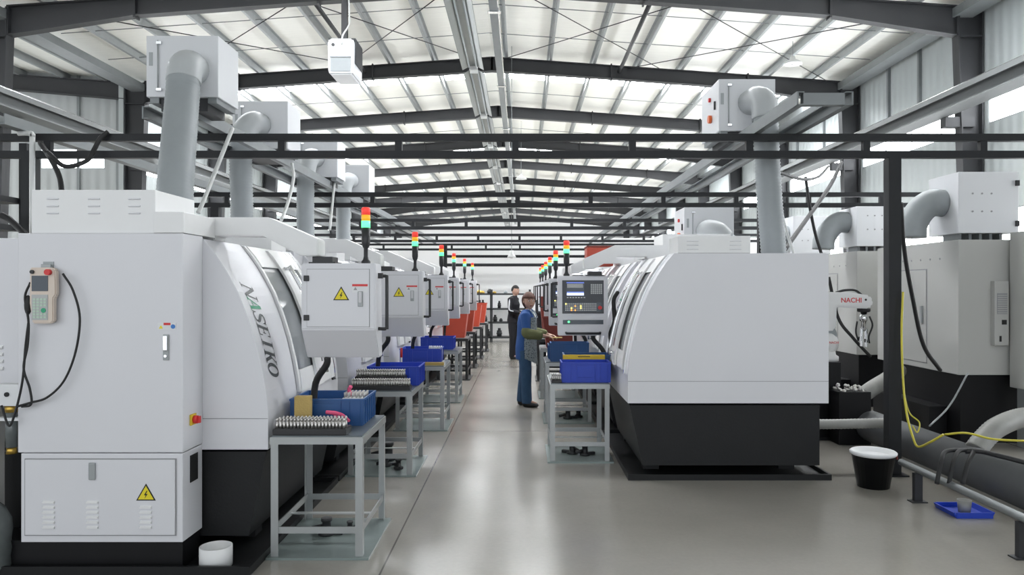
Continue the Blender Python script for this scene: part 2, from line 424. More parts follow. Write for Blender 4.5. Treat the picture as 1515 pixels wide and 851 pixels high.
# purlins: one thing each, running the length of the hall
def purlin(x, z, y0, y1, label):
    mb = MB(); s = 1 if x > RX else -1
    mb.box(x-.01, x+.01, y0, y1, z, z+.19).box(min(x,x+s*.07), max(x,x+s*.07), y0, y1, z, z+.015).box(min(x,x-s*.07), max(x,x-s*.07), y0, y1, z+.175, z+.19)
    props(struct('roof_purlin', mb, 'galv'), label, 'purlin', 'roof purlins')
n = 0
for s, lim, nm in ((1, 9.9, 'right'), (-1, -11.7, 'left')):
    x = RX+s*.42; i = 0
    while (x-lim)*s < 0:
        purlin(x, ztop(x)+.005, Y0, YB, 'galvanised roof purlin on the %s slope, number %d from the ridge' % (nm, i+1)); x += s*1.32; i += 1
for i in range(5):
    x = XL-.5-i*1.32; purlin(x, ztop(XL)+.01+(XL-x)*SL, Y0, 22.9, 'galvanised purlin under the left neighbouring roof, %s from the valley' % ('first','second','third','fourth','fifth')[i])
# eave gutter beams and lengthwise tube braces
props(struct('eave_strut', MB().box(9.55, 10.0, Y0, YB, 7.66, 7.86), 'galvd'), 'grey eave strut along the top of the right wall', 'beam')
props(struct('eave_strut', MB().box(-11.8, -11.35, Y0, YB, 7.60, 7.80), 'galvd'), 'grey eave strut along the top of the left columns', 'beam')
def tube_brace(x, y0, y1, lab):
    z = ztop(x)-.16; solo('roof_tie_tube', MB().cyl((0,0,0),(0,y1-y0,0),.055,n=10), 'struct', lab, 'steel tube', (x,y0,z))
tube_brace(2.95, 16.5, 22.5, 'dark round tie tube under the right roof slope between the nearest frames')
tube_brace(-4.75, 16.5, 22.5, 'dark round tie tube under the left roof slope between the nearest frames')
for s, a, b, lab in ((1, 3.2, 9.2, 'right roof slope'), (-1, -4.6, -10.6, 'left roof slope'), (1, -.6, 4.2, 'roof just right of the ridge'), (-1, -1.3, -5.4, 'roof just left of the ridge')):
    for i, (p, q) in enumerate(((a, b), (b, a))):
        mb = MB(); dz = .03+.04*i; A = Vector((p, 16.6, ztop(p)-dz)); B = Vector((q, 22.4, ztop(q)-dz))
        mb.tube([(0,0,0), B-A], .013, 6)
        solo('bracing_rod', mb, 'struct', 'thin bracing rod under the %s, %s one of the cross' % (lab, 'lower' if i else 'upper'), 'rod', A, 'roof bracing rods')
# sag rods across the purlins, one thin line per bay third
for i, y in enumerate([18.4, 20.5, 26.5, 30.3, 32.5, 34.6]):
    for s, x1, nm in ((1, 9.6, 'right'), (-1, -11.4, 'left')):
        A = Vector((RX, y, ztop(RX)+.06)); B = Vector((x1, y, ztop(x1)+.06))
        solo('sag_rod', MB().tube([(0,0,0), B-A], .011, 6), 'galvd', 'thin sag rod across the %s purlins, %s from the front' % (nm, ('first','second','third','fourth','fifth','sixth')[i]), 'rod', A, 'sag rods')
# crane runway girders on both sides
def girder(x0, x1, lab):
    s = 1 if x0 > 0 else -1
    o = thing('runway_girder', lab, 'crane girder', ((x0+x1)/2, 8, 5.2), 0, 'runway girders')
    o['kind'] = 'structure'
    mb = MB().box(x0, x1, 8, YB-.5, 5.78, 5.81).box((x0+x1)/2-.02, (x0+x1)/2+.02, 8, YB-.5, 5.48, 5.78).box(x0+.02, x1-.02, 8, YB-.5, 5.45, 5.48)
    xi = x0 if s > 0 else x1
    mb.box(min(xi,xi-s*.015), max(xi,xi-s*.015), 8, YB-.5, 5.70, 5.81)
    part('girder_beam', mb, 'girder', o, world=True)
    xr = (x0+x1)/2-s*.1
    part('rail', MB().box(xr-.03, xr+.03, 8, YB-.5, 5.81, 5.89), 'chrome', o, world=True)
    mb = MB()
    for y in frames_y:
        a, b = (x1, 10.0) if s > 0 else (-11.8, x0)
        mb.box(a-.1 if s > 0 else a, b if s > 0 else b+.1, y-.1, y+.1, 5.22, 5.44)
    part('bracket', mb, 'struct', o, world=True)
girder(8.95, 9.45, 'grey crane runway girder along the right wall')
girder(-11.25, -10.75, 'grey crane runway girder along the left columns')
# wall girts visible on the right wall
for i, (y, lab) in enumerate(((19.0,'nearest'),(20.6,'second'),(25.0,'third'),(27.4,'fourth'))):
    props(struct('wall_post', MB().box(10.12, 10.2, y-.04, y+.04, 6.2, 8.1), 'galvd'), 'thin grey siding joint post high on the right wall, ' + lab + ' one', 'post', 'siding posts')
# ------------------------------------------------------------------ turning machine (front faces +x, near end at y = 0)
PROF = [(0,.66),(0,.90),(-.012,1.02),(-.035,1.15),(-.075,1.32),(-.125,1.48),(-.185,1.63),(-.255,1.76),(-.335,1.88),(-.40,1.955)]
def prof_x(z):
    for (xa,za),(xb,zb) in zip(PROF, PROF[1:]):
        if za <= z <= zb: return xa+(xb-xa)*(z-za)/(zb-za)
    return PROF[-1][0]
def shell(mb, y0, y1, off=0.0, z0=.66, z1=1.955, th=.02):
    """curved sheet following the front profile, pushed out by off"""
    n = 22; out = []; inn = []
    for i in range(n+1):
        z = z0+(z1-z0)*i/n; x = prof_x(z); out.append((x+off, z)); inn.append((x+off-th, z))
    mb.prism(out + inn[::-1], y0, y1); return mb
def glyph(ch):
    """serif capital, flat: x 0..0.9, y 0..1"""
    t = bmesh.new()
    def quad(p): t.faces.new([t.verts.new((x, y, 0)) for x, y in p])
    def bar(x0, x1, y0, y1):
        n = 6
        for k in range(n):
            a, b = y0+(y1-y0)*k/n, y0+(y1-y0)*(k+1)/n; quad([(x0,a),(x1,a),(x1,b),(x0,b)])
    def diag(xa, ya, xb, yb, w):
        n = 8
        for k in range(n):
            p, q = k/n, (k+1)/n; x0, y0, x1, y1 = xa+(xb-xa)*p, ya+(yb-ya)*p, xa+(xb-xa)*q, ya+(yb-ya)*q
            quad([(x0-w/2,y0),(x0+w/2,y0),(x1+w/2,y1),(x1-w/2,y1)])
    def serif(x, y, w=.30): bar(x-w/2, x+w/2, y, y+.055)
    if ch == 'N':
        bar(.10,.17,0,1); bar(.75,.82,0,1); diag(.12,1,.80,0,.20); serif(.135,0); serif(.785,.945); serif(.10,.945,.26)
    elif ch == 'A':
        diag(.14,0,.44,1,.08); diag(.76,0,.47,1,.20); bar(.24,.66,.30,.36); serif(.14,0); serif(.76,0,.34)
    elif ch == 'E':
        bar(.14,.34,0,1); bar(.06,.80,0,.06); bar(.06,.76,.94,1); bar(.34,.62,.48,.54); bar(.73,.80,.06,.28); bar(.69,.76,.74,.94); bar(.56,.62,.38,.64)
    elif ch == 'I':
        bar(.35,.55,0,1); serif(.45,0,.42); serif(.45,.945,.42)
    elif ch == 'K':
        bar(.14,.34,0,1); serif(.24,0,.38); serif(.24,.945,.38); diag(.34,.44,.76,1,.10); diag(.74,0,.42,.60,.22); serif(.76,0,.30); serif(.74,.945,.28)
    else:
        if ch == 'O': pts = [(.45+.34*math.cos(2*PI*k/32), .5+.47*math.sin(2*PI*k/32), .035+.075*abs(math.cos(2*PI*k/32))) for k in range(33)]
        else:
            c = bez([(.74,.76,0),(.66,.92,0),(.44,.97,0),(.22,.88,0),(.22,.68,0),(.45,.53,0),(.68,.36,0),(.68,.14,0),(.44,.03,0),(.22,.08,0),(.13,.26,0)], 5)
            pts = [(p.x, p.y, .03+.08*math.exp(-((abs(k/(len(c)-1)-.5))/.17)**2)) for k, p in enumerate(c)]
            bar(.72,.77,.68,.98); bar(.10,.15,.02,.32)
        L = []
        for k, (x, y, w) in enumerate(pts):
            a, b = pts[max(0,k-1)], pts[min(len(pts)-1,k+1)]
            if ch == 'O' and k in (0, len(pts)-1): a, b = pts[-2], pts[1]
            d = Vector((b[0]-a[0], b[1]-a[1])).normalized(); L.append(((x-d.y*w,y+d.x*w),(x+d.y*w,y-d.x*w)))
        for p, q in zip(L, L[1:]): quad([p[0],p[1],q[1],q[0]])
    bmesh.ops.remove_doubles(t, verts=t.verts[:], dist=.0005)
    return t
def make_machine():
    t = thing('cnc_lathe', 'white cnc lathe', 'machine')
    # bed
    mb = MB().prism([(-.02,.64),(-.13,.12),(-1.66,.12),(-1.66,.64)], .30, 1.98)
    mb.box(-.30,-.16,.5,.62,.05,.12).box(-.30,-.16,1.7,1.82,.05,.12).box(-1.5,-1.36,.5,.62,.05,.12).box(-1.5,-1.36,1.7,1.82,.05,.12)
    part('bed', mb, 'cast', t)
    part('drip_tray', MB().box(-1.75,.0,-.03,2.02,0,.012).box(-.02,0,-.03,2.02,.012,.05).box(-1.75,-1.73,-.03,2.02,.012,.05).box(-1.73,-.02,-.03,-.01,.012,.05).box(-1.73,-.02,2.0,2.02,.012,.05), 'cast', t)
    # enclosure
    back = -1.73
    mb = MB().prism(PROF + [(-1.34,1.955),(-1.34,.66)], .27, .335).prism(PROF + [(back,1.955),(back,.66)], 1.935, 2.0)
    mb.box(back,back+.03,.86,1.935,.66,1.955).box(back+.03,-1.34,.86,.89,.66,1.955).box(-1.34,-.42,.335,1.935,1.925,1.955).box(back+.03,-1.34,.89,1.935,1.925,1.955).box(-1.34,-.05,.335,1.935,.66,.69)
    shell(mb, .335, .86); shell(mb, 1.78, 1.935); shell(mb, .86, 1.78, 0, .66, .93)
    enc = part('enclosure', mb, 'white', t)
    part('panel_seam', MB().box(-1.73,-.001,2.0,2.0015,.848,.852).box(-1.34,-.001,.2685,.27,.848,.852), 'seam', enc)
    # door with window and handle
    door = part('door', shell(shell(shell(shell(MB(), .87, .905, .02, .93, 1.945), 1.70, 1.80, .03, .93, 1.945), 1.23, 1.40, .05, .93, 1.93), .905, 1.70, .028, .93, 1.08), 'white2', t)
    part('upper_door_panel', shell(MB(), .905, 1.70, .028, 1.80, 1.945), 'white2', door)
    part('window_glass', shell(MB(), .905, 1.70, .016, 1.08, 1.80), 'glass', door)
    pts = [(prof_x(z)+.10, 1.315, z) for z in [1.02+.08*i for i in range(11)]]
    mb = MB().tube(pts, .014, 8); mb.tube([(prof_x(1.04)+.045,1.315,1.04),(prof_x(1.04)+.10,1.315,1.04)], .012, 8).tube([(prof_x(1.8)+.045,1.315,1.8),(prof_x(1.8)+.10,1.315,1.8)], .012, 8)
    part('door_handle', mb, 'chrome', door)
    part('door_track', shell(MB(), 1.83, 1.86, .02, .90, 1.94), 'chrome', t)
    part('door_seal', shell(MB(), 1.80, 1.825, .012, .90, 1.94), 'rubber', t)
    # cabinet at the near end
    x0, x1 = -1.355, -.40
    part('cabinet', MB().box(x0,x1,0,.27,.70,1.97, .006), 'white', t)
    low = part('lower_cabinet', MB().box(x0+.015,x1-.004,.006,.27,.18,.695, .004), 'white', t)
    part('bed_end', MB().box(-1.66,-.42,.04,.27,.015,.178), 'pit', t)
    d = part('lower_door', MB().box(x0+.045,x1-.045,-.006,.006,.225,.66, .003), 'white', low)
    part('door_gap', MB().box(x0+.039,x1-.039,-.0005,.004,.219,.666), 'seam', low)
    for cx in (x0+.185, (x0+x1)/2-.04, x1-.21):
        mb = MB()
        for i in range(5 if cx > x1-.3 else 6):
            z = .262+.029*i; mb.prism([(-.006,z),(-.018,z+.004),(-.018,z+.010),(-.006,z+.018)], cx-.033, cx+.033, 'x')
        part('vent_louver', mb, 'white2', d)
    mb = MB().box((x0+x1)/2-.06,(x0+x1)/2-.022,-.018,-.006,.545,.645,.006)
    part('door_latch', mb, 'galv', d)
    warning_sign(d, x1-.21, -.006, .458, .098)
    part('vent_opening', MB().box(x1-.004,x1+.0005,.10,.20,.50,.66), 'ink', low)
    h = part('latch_plate', MB().box(x1-.113,x1-.078,-.008,0,1.235,1.385,.004), 'galv', t)
    part('latch_lever', MB().box(x1-.108,x1-.083,-.022,-.008,1.29,1.378,.005).cyl((x1-.0955,-.008,1.26),(x1-.0955,-.016,1.26),.009,n=12), 'chrome', h)
    s = part('caution_label', MB().box(x1-.145,x1-.04,-.0025,0,1.412,1.452), 'paper', t)
    part('label_band', MB().box(x1-.11,x1-.07,-.0035,-.002,1.438,1.452), 'signalred', s)
    part('label_mark', MB().prism([(x1-.138,1.418),(x1-.114,1.418),(x1-.126,1.438)], -.0035, -.002), 'yellow', s)
    part('round_label', MB().cyl((x1-.056,-.0035,1.430),(x1-.056,-.002,1.430),.013,n=16), 'labelblue', s)
    sw = part('main_switch', MB().box(x1,x1+.012,.085,.155,.84,.905,.003), 'yellowcase', t)
    part('switch_knob', MB().cyl((x1+.012,.12,.872),(x1+.035,.12,.872),.024,n=16).box(x1+.035,x1+.05,.112,.128,.852,.892), 'signalred', sw)
    # roof boxes
    hb = part('top_box', MB().box(x0+.06,-.575,.03,.55,1.972,2.225,.004), 'white2', t)
    for cx in (x0+.185, x0+.425, x0+.66):
        mb = MB()
        for i in range(3):
            z = 2.083+.042*i; mb.prism([(.03,z),(.022,z+.002),(.022,z+.006),(.03,z+.010)], cx-.034, cx+.034, 'x')
        part('vent_louver', mb, 'white', hb)
    ab = part('arm_housing', MB().box(-.572,-.395,0,.44,1.972,2.095,.004), 'white2', t)
    warning_sign(ab, -.573, .12, 2.03, .085, -1, axis='x')
    rb = part('rear_top_box', MB().box(-1.06,-.435,1.62,1.99,1.957,2.105,.004), 'white2', t)
    for cx in (-.93,-.56):
        mb = MB()
        for i in range(3):
            z = 1.985+.035*i; mb.prism([(1.99,z),(1.994,z+.002),(1.994,z+.006),(1.99,z+.010)], cx-.05, cx+.05, 'x')
        part('vent_louver', mb, 'white', rb)
    # arm that carries the control panel
    mb = MB().prism([(-1.0,1.957),(-1.0,2.105),(-.06,2.105),(.26,1.965),(.26,1.86),(.15,1.86),(-.09,1.985),(-.40,1.985),(-.40,1.957)], .44, .62, bev=.006)
    part('panel_arm', mb, 'white2', t)
    # lettering down the curved strip
    adv = .0835
    for i, ch in enumerate('NASEIKO'):
        zc = 1.672-adv*(i+.5); tb = glyph(ch)
        for v in tb.verts:
            u, h = (v.co.x-.45)*.100, v.co.y*.170
            z = zc-u-.22*(h-.08); v.co = Vector((prof_x(z)+.002, .375+h, z))
        part('logo_letter', MB().add(tb), 'logogreen' if ch == 'A' else 'logo', enc)
    return t
def make_panel(screen_lit=True):
    """control panel: screen faces +y, door faces -y; origin at its bottom centre"""
    t = thing('control_panel', 'panel', 'control panel')
    w = .235
    mb = MB().prism([(0,.19),(0,.61),(.20,.61),(.235,.0),(.13,.0)], -w, w, 'x', bev=.006)
    body = part('housing', mb, 'white', t)
    part('door_gap', MB().box(-w+.035,w-.035,-.0015,.001,.205,.575), 'seam', body)
    d = part('rear_door', MB().box(-w+.038,w-.038,-.006,.0,.208,.572), 'white', t)
    for z in (.265, .515): part('hinge', MB().box(-w+.018,-w+.052,-.016,-.006 if False else 0,z-.018,z+.018,.003), 'black', d)
    warning_sign(d, .02, -.006, .405, .088)
    s = part('caution_label', MB().box(.09,.188,-.0075,-.006,.425,.478), 'paper', d)
    part('label_band', MB().box(.09,.188,-.0085,-.007,.464,.478), 'signalred', s)
    part('label_mark', MB().prism([(.098,.440),(.122,.440),(.110,.460)], -.0085, -.007), 'seam', s)
    h = part('door_latch', MB().box(.126,.158,-.012,-.006,.335,.432,.004), 'galv', d)
    part('latch_lever', MB().box(.132,.152,-.022,-.012,.36,.428,.004), 'slot', h)
    # screen side
    def Y(z): return .235-.035*z/.61
    def face(x0, x1, z0, z1, d0, d1):
        m = MB(); return m.poly([(x0,Y(z0)+d0,z0),(x1,Y(z0)+d0,z0),(x1,Y(z1)+d0,z1),(x0,Y(z1)+d0,z1),(x0,Y(z0)+d1,z0),(x1,Y(z0)+d1,z0),(x1,Y(z1)+d1,z1),(x0,Y(z1)+d1,z1)],
                                [(0,1,2,3),(7,6,5,4),(0,4,5,1),(1,5,6,2),(2,6,7,3),(3,7,4,0)])
    f = part('fascia', face(-.195,.195,.225,.565,0,.006), 'panelgrey', t)
    sc = part('screen', face(-.01,.155,.405,.545,.006,.009), 'lcd', f)       # left when seen from +y
    part('screen_header', face(-.01,.155,.535,.545,.009,.010), 'lcdblue', sc)
    part('screen_readout', face(0,.15,.488,.528,.009,.010), 'keygrey', sc)
    part('screen_footer', face(-.008,.152,.41,.436,.009,.010), 'lcdwhite', sc)
    part('screen_footer_bar', face(-.008,.152,.438,.448,.009,.010), 'lcdblue', sc)
    mb = MB()
    for i in range(6):
        for j in range(5):
            x = -.180+i*.0185; z = .425+j*.021; mb.add(face(x,x+.015,z,z+.017,.006,.011).bm)
    part('keypad', mb, 'keygrey', f)
    mb = MB()
    for i in range(7): mb.add(face(-.02+i*.026,-.004+i*.026,.383,.393,.006,.010).bm)
    part('soft_keys', mb, 'slot', f)
    mb = MB(); my = MB(); mo = MB(); cells = []
    random.seed(3)
    for i in range(17):
        for j in range(4):
            x = -.125+i*.0175; z = .252+j*.021
            (my if (i >= 7 and random.random() < .16) else mo if (i >= 10 and random.random() < .14) else mb).add(face(x,x+.013,z,z+.015,.006,.010).bm)
    op = part('operator_panel', face(-.18,.18,.245,.335,.006,.0065), 'lcd', f)
    part('operator_keys', mb, 'keygrey', op); part('lit_yellow_keys', my, 'ledy', op); part('lit_orange_keys', mo, 'ledr', op)
    part('stop_button', MB().cyl((-.158,Y(.285)+.006,.285),(-.158,Y(.285)+.022,.285),.019,n=16), 'signalred', op)
    b = part('button_strip', face(-.19,.19,.115,.16,0,.004), 'lcd', t)
    part('start_button', MB().cyl((.135,Y(.14)+.004,.14),(.135,Y(.14)+.012,.14),.011,n=14), 'green_on', b)
    part('tray_bar', MB().tube([(-.16,Y(.03),.03),(-.16,.29,.025),(.16,.29,.025),(.16,Y(.03),.03)], .012, 8), 'black', t)
    # side handle, pivot and signal tower
    part('side_handle', MB().tube(bez([(w,.10,.53),(w+.05,.10,.53),(w+.055,.10,.51),(w+.055,.10,.22),(w+.05,.10,.19),(w,.10,.19)],4), .011, 8).box(w,w+.03,.085,.115,.515,.55), 'black', t)
    part('pivot', MB().box(-.18,-.05,.05,.20,.61,.655,.005).box(-.20,-.03,.04,.21,.61,.62), 'black', t)
    tw = part('signal_tower', MB().lathe([(.03,.61),(.03,.625),(.018,.64),(.014,.66),(.014,.71),(.023,.725),(.028,.75),(.028,.845)], (.15,.12,0), 14), 'black', t)
    part('green_light', MB().lathe([(.029,.845),(.029,.890)], (.15,.12,0), 16), 'green_on', tw)
    part('amber_light', MB().lathe([(.029,.890),(.029,.928)], (.15,.12,0), 16), 'amber', tw)
    part('red_light', MB().lathe([(.029,.928),(.029,.970),(.022,.978)], (.15,.12,0), 16), 'redlens', tw)
    part('cable_boot', MB().tube(bez([(-.10,.12,.0),(-.11,.13,-.05),(-.20,.20,-.18),(-.22,.22,-.42)],5), .022, 8), 'rubber', t)
    return t
# ------------------------------------------------------------------ placing the machines
ORD = ['nearest','second','third','fourth','fifth','sixth','seventh']
PITCH = 2.09
LFX, RFX = -1.56, .915
proto = make_machine()
proto.location = (LFX, 4.30, 0)
proto['label'] = 'nearest white lathe of the left row, handheld pendant hung on its cabinet'
proto['group'] = 'cnc lathes along the aisle'
for i in range(1, 6):
    dup(proto, (LFX, 4.30+PITCH*i, 0), 0, '%s white cnc lathe from the front in the left row' % ORD[i])
for i in range(6):
    dup(proto, (RFX, 8.41+PITCH*i, 0), PI, ('nearest white cnc lathe in the right row, plain curved end panel facing the aisle front' if i == 0 else '%s white cnc lathe from the front in the right row' % ORD[i]))
pan = make_panel()
pan.location = (-1.165, 4.72, 1.20)
pan['label'] = 'nearest control panel over the left tables, back door with yellow warning sign'; pan['group'] = 'control panels'
for i in range(1, 6):
    dup(pan, (-1.165+.02*i*(i<3), 4.72+PITCH*i, 1.20), 0, '%s control panel from the front over the left tables' % ORD[i])
for i in range(6):
    c = dup(pan, (.645-.02*(i>0), 8.05+PITCH*i, 1.155), PI, 'lit control panel with screen and keys facing the viewer on the right of the aisle' if i == 0 else '%s control panel on the right of the aisle, behind the lit one' % ORD[i])
    c.scale = (1.12, 1, 1.03)

# ------------------------------------------------------------------ tables
def make_table(m='steel', top='tabletop', plate='floorplate'):
    t = thing('work_table', 'table', 'table')
    w, d = .28, .375
    tp = part('tabletop', MB().box(-w,w,-d,d,.735,.742).box(-w-.004,w+.004,-d-.004,-d+.03,.70,.744).box(-w-.004,w+.004,d-.03,d+.004,.70,.744).box(-w-.004,-w+.03,-d+.03,d-.03,.70,.744).box(w-.03,w+.004,-d+.03,d-.03,.70,.744), m, t)
    part('top_sheet', MB().box(-w+.004,w-.004,-d+.004,d-.004,.744,.752), top, tp)
    for sx in (-1, 1):
        for sy in (-1, 1):
            a = sx*w; b = sy*d
            mb = MB().box(min(a,a-sx*.045),max(a,a-sx*.045),min(b,b-sy*.005),max(b,b-sy*.005),.016,.70)
            mb.box(min(a,a-sx*.005),max(a,a-sx*.005),min(b-sy*.005,b-sy*.045),max(b-sy*.005,b-sy*.045),.016,.70)
            part('leg', mb, m, t)
    mb = MB().box(-w+.006,w-.006,-d+.006,-d+.014,.155,.195).box(-w+.006,w-.006,d-.014,d-.006,.155,.195)
    mb.box(-w+.006,-w+.014,-d+.014,d-.014,.155,.195).box(w-.014,w-.006,-d+.014,d-.014,.155,.195).box(-w+.014,w-.014,-.02,.02,.165,.172)
    part('stretcher', mb, m, t)
    part('bottom_plate', MB().box(-w-.025,w+.04,-d-.02,d+.02,0,.014), plate, t)
    return t
tab = make_table(); tab.location = (-1.25, 4.905, 0)
tab['label'] = 'nearest steel work table on the left, pin tray and worn blue crate on top'; tab['group'] = 'steel work tables'
T2 = dup(tab, (-1.245, 6.90, 0), 0, 'second steel work table on the left, two rows of pins and bright blue crate')
T3 = dup(tab, (-1.18, 8.98, 0), 0, 'third steel work table on the left, blue crate and wooden strip on top')
T4 = dup(tab, (-1.2, 11.1, 0), 0, 'fourth steel work table on the left, blue crate with black part')
R1 = dup(tab, (.55, 7.41, 0), 0, 'nearest steel work table on the right, blue crate in front of yellow board')
R2 = dup(tab, (.57, 9.45, 0), 0, 'second steel work table on the right, behind the one with the yellow board')
R3 = dup(tab, (.56, 11.5, 0), 0, 'third steel work table on the right, beside the woman')
bt = make_table('shelfblack', 'tabletop', 'shelfblack')
bt.location = (-1.25, 13.75, 0); bt['label'] = 'black table with red hopper, nearest of the left black tables'; bt['group'] = 'black tables'
for i, y in enumerate((15.75, 17.75, 19.75)):
    dup(bt, (-1.25+.03*i, y, 0), 0, 'black table with red hopper, %s of the left black tables' % ORD[i+1])
dup(bt, (.55, 13.6, 0), 0, 'black table under a dark red hopper on the right of the aisle')

# plastic crates: ribbed open boxes
def make_crate(m, w=.47, d=.40, h=.175):
    t = thing('crate', 'crate', 'crate')
    th = .006; x, y = w/2, d/2
    mb = MB().box(-x,x,-y,y,0,th)
    mb.box(-x,x,-y,-y+th,th,h).box(-x,x,y-th,y,th,h).box(-x,-x+th,-y+th,y-th,th,h).box(x-th,x,-y+th,y-th,th,h)
    tubm = mb
    mb = MB()
    mb.box(-x-.008,x+.008,-y-.008,-y+.002,h-.012,h+.002).box(-x-.008,x+.008,y-.002,y+.008,h-.012,h+.002).box(-x-.008,-x+.002,-y+.002,y-.002,h-.012,h+.002).box(x-.002,x+.008,-y+.002,y-.002,h-.012,h+.002)
    part('rim', mb, m, t)
    mb = tubm; n = 6
    for i in range(n+1):
        q = -y+.01+(2*y-.02)*i/n
        mb.box(x,x+.007,q-.004,q+.004,.004,h-.012).box(-x-.007,-x,q-.004,q+.004,.004,h-.012)
    for q in (-x+.02, -x+.09, -.09, .09, x-.09, x-.02):
        mb.box(q-.004,q+.004,-y-.007,-y,.004,h-.012).box(q-.004,q+.004,y,y+.007,.004,h-.012)
    part('tub', mb, m, t)
    for q in (-1, 1): part('label_panel', MB().box(-.085,.085,min(q*y,q*(y+.005)),max(q*y,q*(y+.005)),.05,h-.035,.002), m, t)
    return t
TZ = .752
c1 = make_crate('bluedull'); c1.location = (-1.275, 5.06, TZ)
c1['label'] = 'worn dark blue crate on the nearest left table, behind the tan sponge'; c1['group'] = 'blue crates'
c2 = make_crate('blue'); c2.location = (-1.19, 7.08, TZ); c2['label'] = 'bright blue crate on the second left table, behind the pin rows'; c2['group'] = 'blue crates'
dup(c2, (-1.22, 9.10, TZ), 0, 'bright blue crate on the third left table')
dup(c2, (-1.25, 11.15, TZ), 0, 'blue crate on the fourth left table, black casting in it')
cr = make_crate('blue', .46, .30, .19); cr.location = (.615, 7.25, TZ); cr['label'] = 'bright blue crate at the front of the nearest right table'; cr['group'] = 'blue crates'
cr2 = make_crate('bluedull', .46, .26, .23); cr2.location = (.66, 7.63, TZ); cr2['label'] = 'worn blue crate behind the yellow board on the right table'; cr2['group'] = 'blue crates'
dup(cr2, (.59, 9.25, TZ), 0, 'dark blue crate on the second right table, under the lit panel')
dup(c1, (.58, 9.65, TZ), 0, 'blue crate at the back of the second right table')
mb = MB().box(-.21,.21,-.02,.02,0,.235,.004)
y = solo('board', mb, 'yellowcase', 'yellow board standing upright between two blue crates', 'board', (.62, 7.435, TZ))
part('slot', MB().box(-.06,.06,-.0215,-.0205,.215,.222), 'ink', y)

# turned pins on trays
def pin_mesh():
    mb = MB().lathe([(.0085,0),(.0085,.028),(.0065,.030),(.0065,.046),(.0085,.048),(.0085,.056),(.004,.060)], n=10)
    me = mb.mesh('pin'); me.materials.append(M['pin']); return me
PIN = pin_mesh()
def pin_row(x0, x1, n, y, z, label, group):
    for i in range(n):
        o = bpy.data.objects.new('metal_pin', PIN); COL.objects.link(o); o.location = (x0+(x1-x0)*i/(n-1), y, z)
        props(o, label, 'metal pin', group)
def pin_tray(x0, x1, y0, y1, z, h, label):
    solo('pin_tray', MB().box(x0,x1,y0,y1,z,z+h,.003).box(x0+.004,x1-.004,y0+.004,y1-.004,z+h,z+h+.004), 'black', label, 'tray', ((x0+x1)/2,(y0+y1)/2,z), 'pin trays', world=True)
pin_tray(-1.525,-1.075,4.545,4.70,TZ,.034,'black tray of pins at the front of the nearest left table')
pin_row(-1.505,-1.095,20,4.575,TZ+.038,'silver pin in the front row of the nearest left tray','pins in the front row, nearest left tray')
pin_row(-1.505,-1.095,20,4.625,TZ+.038,'silver pin in the second row of the nearest left tray','pins in the second row, nearest left tray')
pin_row(-1.495,-1.105,18,4.672,TZ+.038,'silver pin in the rear row of the nearest left tray','pins in the rear row, nearest left tray')
pin_tray(-1.515,-.985,6.535,6.66,TZ,.036,'lower black pin tray at the front of the second left table')
pin_row(-1.495,-1.0,24,6.565,TZ+.040,'silver pin in the front row of the lower tray, second left table','pins in the front row, lower tray, second left table')
pin_row(-1.495,-1.0,24,6.625,TZ+.040,'silver pin in the back row of the lower tray, second left table','pins in the back row, lower tray, second left table')
pin_tray(-1.505,-1.055,6.70,6.84,TZ,.10,'higher black pin tray before the bright blue crate')
pin_row(-1.49,-1.07,20,6.73,TZ+.104,'silver pin in the front row of the higher tray, second left table','pins in the front row, higher tray, second left table')
pin_row(-1.49,-1.07,20,6.79,TZ+.104,'silver pin in the back row of the higher tray, second left table','pins in the back row, higher tray, second left table')
pin_tray(.28,.38,7.06,7.30,TZ,.02,'small dark tray of upright pins beside the right blue crate')
pin_row(.295,.37,5,7.09,TZ+.024,'dark pin in the front row beside the right blue crate','pins beside the right blue crate, front row')
pin_row(.295,.37,5,7.15,TZ+.024,'dark pin in the second row beside the right blue crate','pins beside the right blue crate, second row')
# things in and around the crates
solo('sponge', MB().box(-.05,.05,-.035,.035,0,.21,.006), 'foam', 'tan sponge block standing in front of the worn blue crate', 'sponge', (-1.40,4.765,TZ), rz=.05)
mb = MB().tube(bez([(-.07,.0,.105),(-.02,.0,.10),(.03,.01,.085),(.085,-.03,.055)],5), [.012,.013,.013,.013,.013,.014,.014,.013,.012,.012,.012,.012,.011,.011,.010,.010], 8)
mb.box(-.02,.0,-.005,.01,0,.09)
solo('pink_rag', mb, 'pink', 'pink rag lying over the pins by the worn blue crate', 'rag', (-1.185,4.765,TZ))
o = thing('brush_tray', 'white tray of small pins with a pink tag in the worn blue crate', 'tray', (-1.135,5.06,TZ+.006))
part('tray', MB().box(-.075,.085,-.06,.12,0,.155,.008), 'paper', o)
mb = MB()
for i in range(6):
    for j in range(4): mb.cyl((-.06+.026*i,-.045+.04*j,.155),(-.06+.026*i,-.045+.04*j,.19),.006,n=6)
part('pins', mb, 'pin', o)
part('pink_tag', MB().tube(bez([(-.035,.02,.16),(-.045,.02,.20),(-.03,.01,.225)],4), .013, 6), 'pink', o)
o = thing('marker', 'red marker standing in front of the third left crate', 'marker', (-1.41,8.70,TZ))
part('barrel', MB().cyl((0,0,0),(.0,.01,.09),.011,n=10), 'paper', o); part('cap', MB().cyl((0,.01,.09),(0,.02,.20),.013,n=10), 'signalred', o)
o = thing('pin_bundle', 'white row of small caps lying in the third left crate', 'caps', (-1.06,9.10,TZ+.006)); 
mb = MB()
for i in range(7): mb.lathe([(.012,0),(.012,.17),(.008,.19)], (-.07+.024*i,.02,0), 8)
part('caps', mb, 'paper', o)
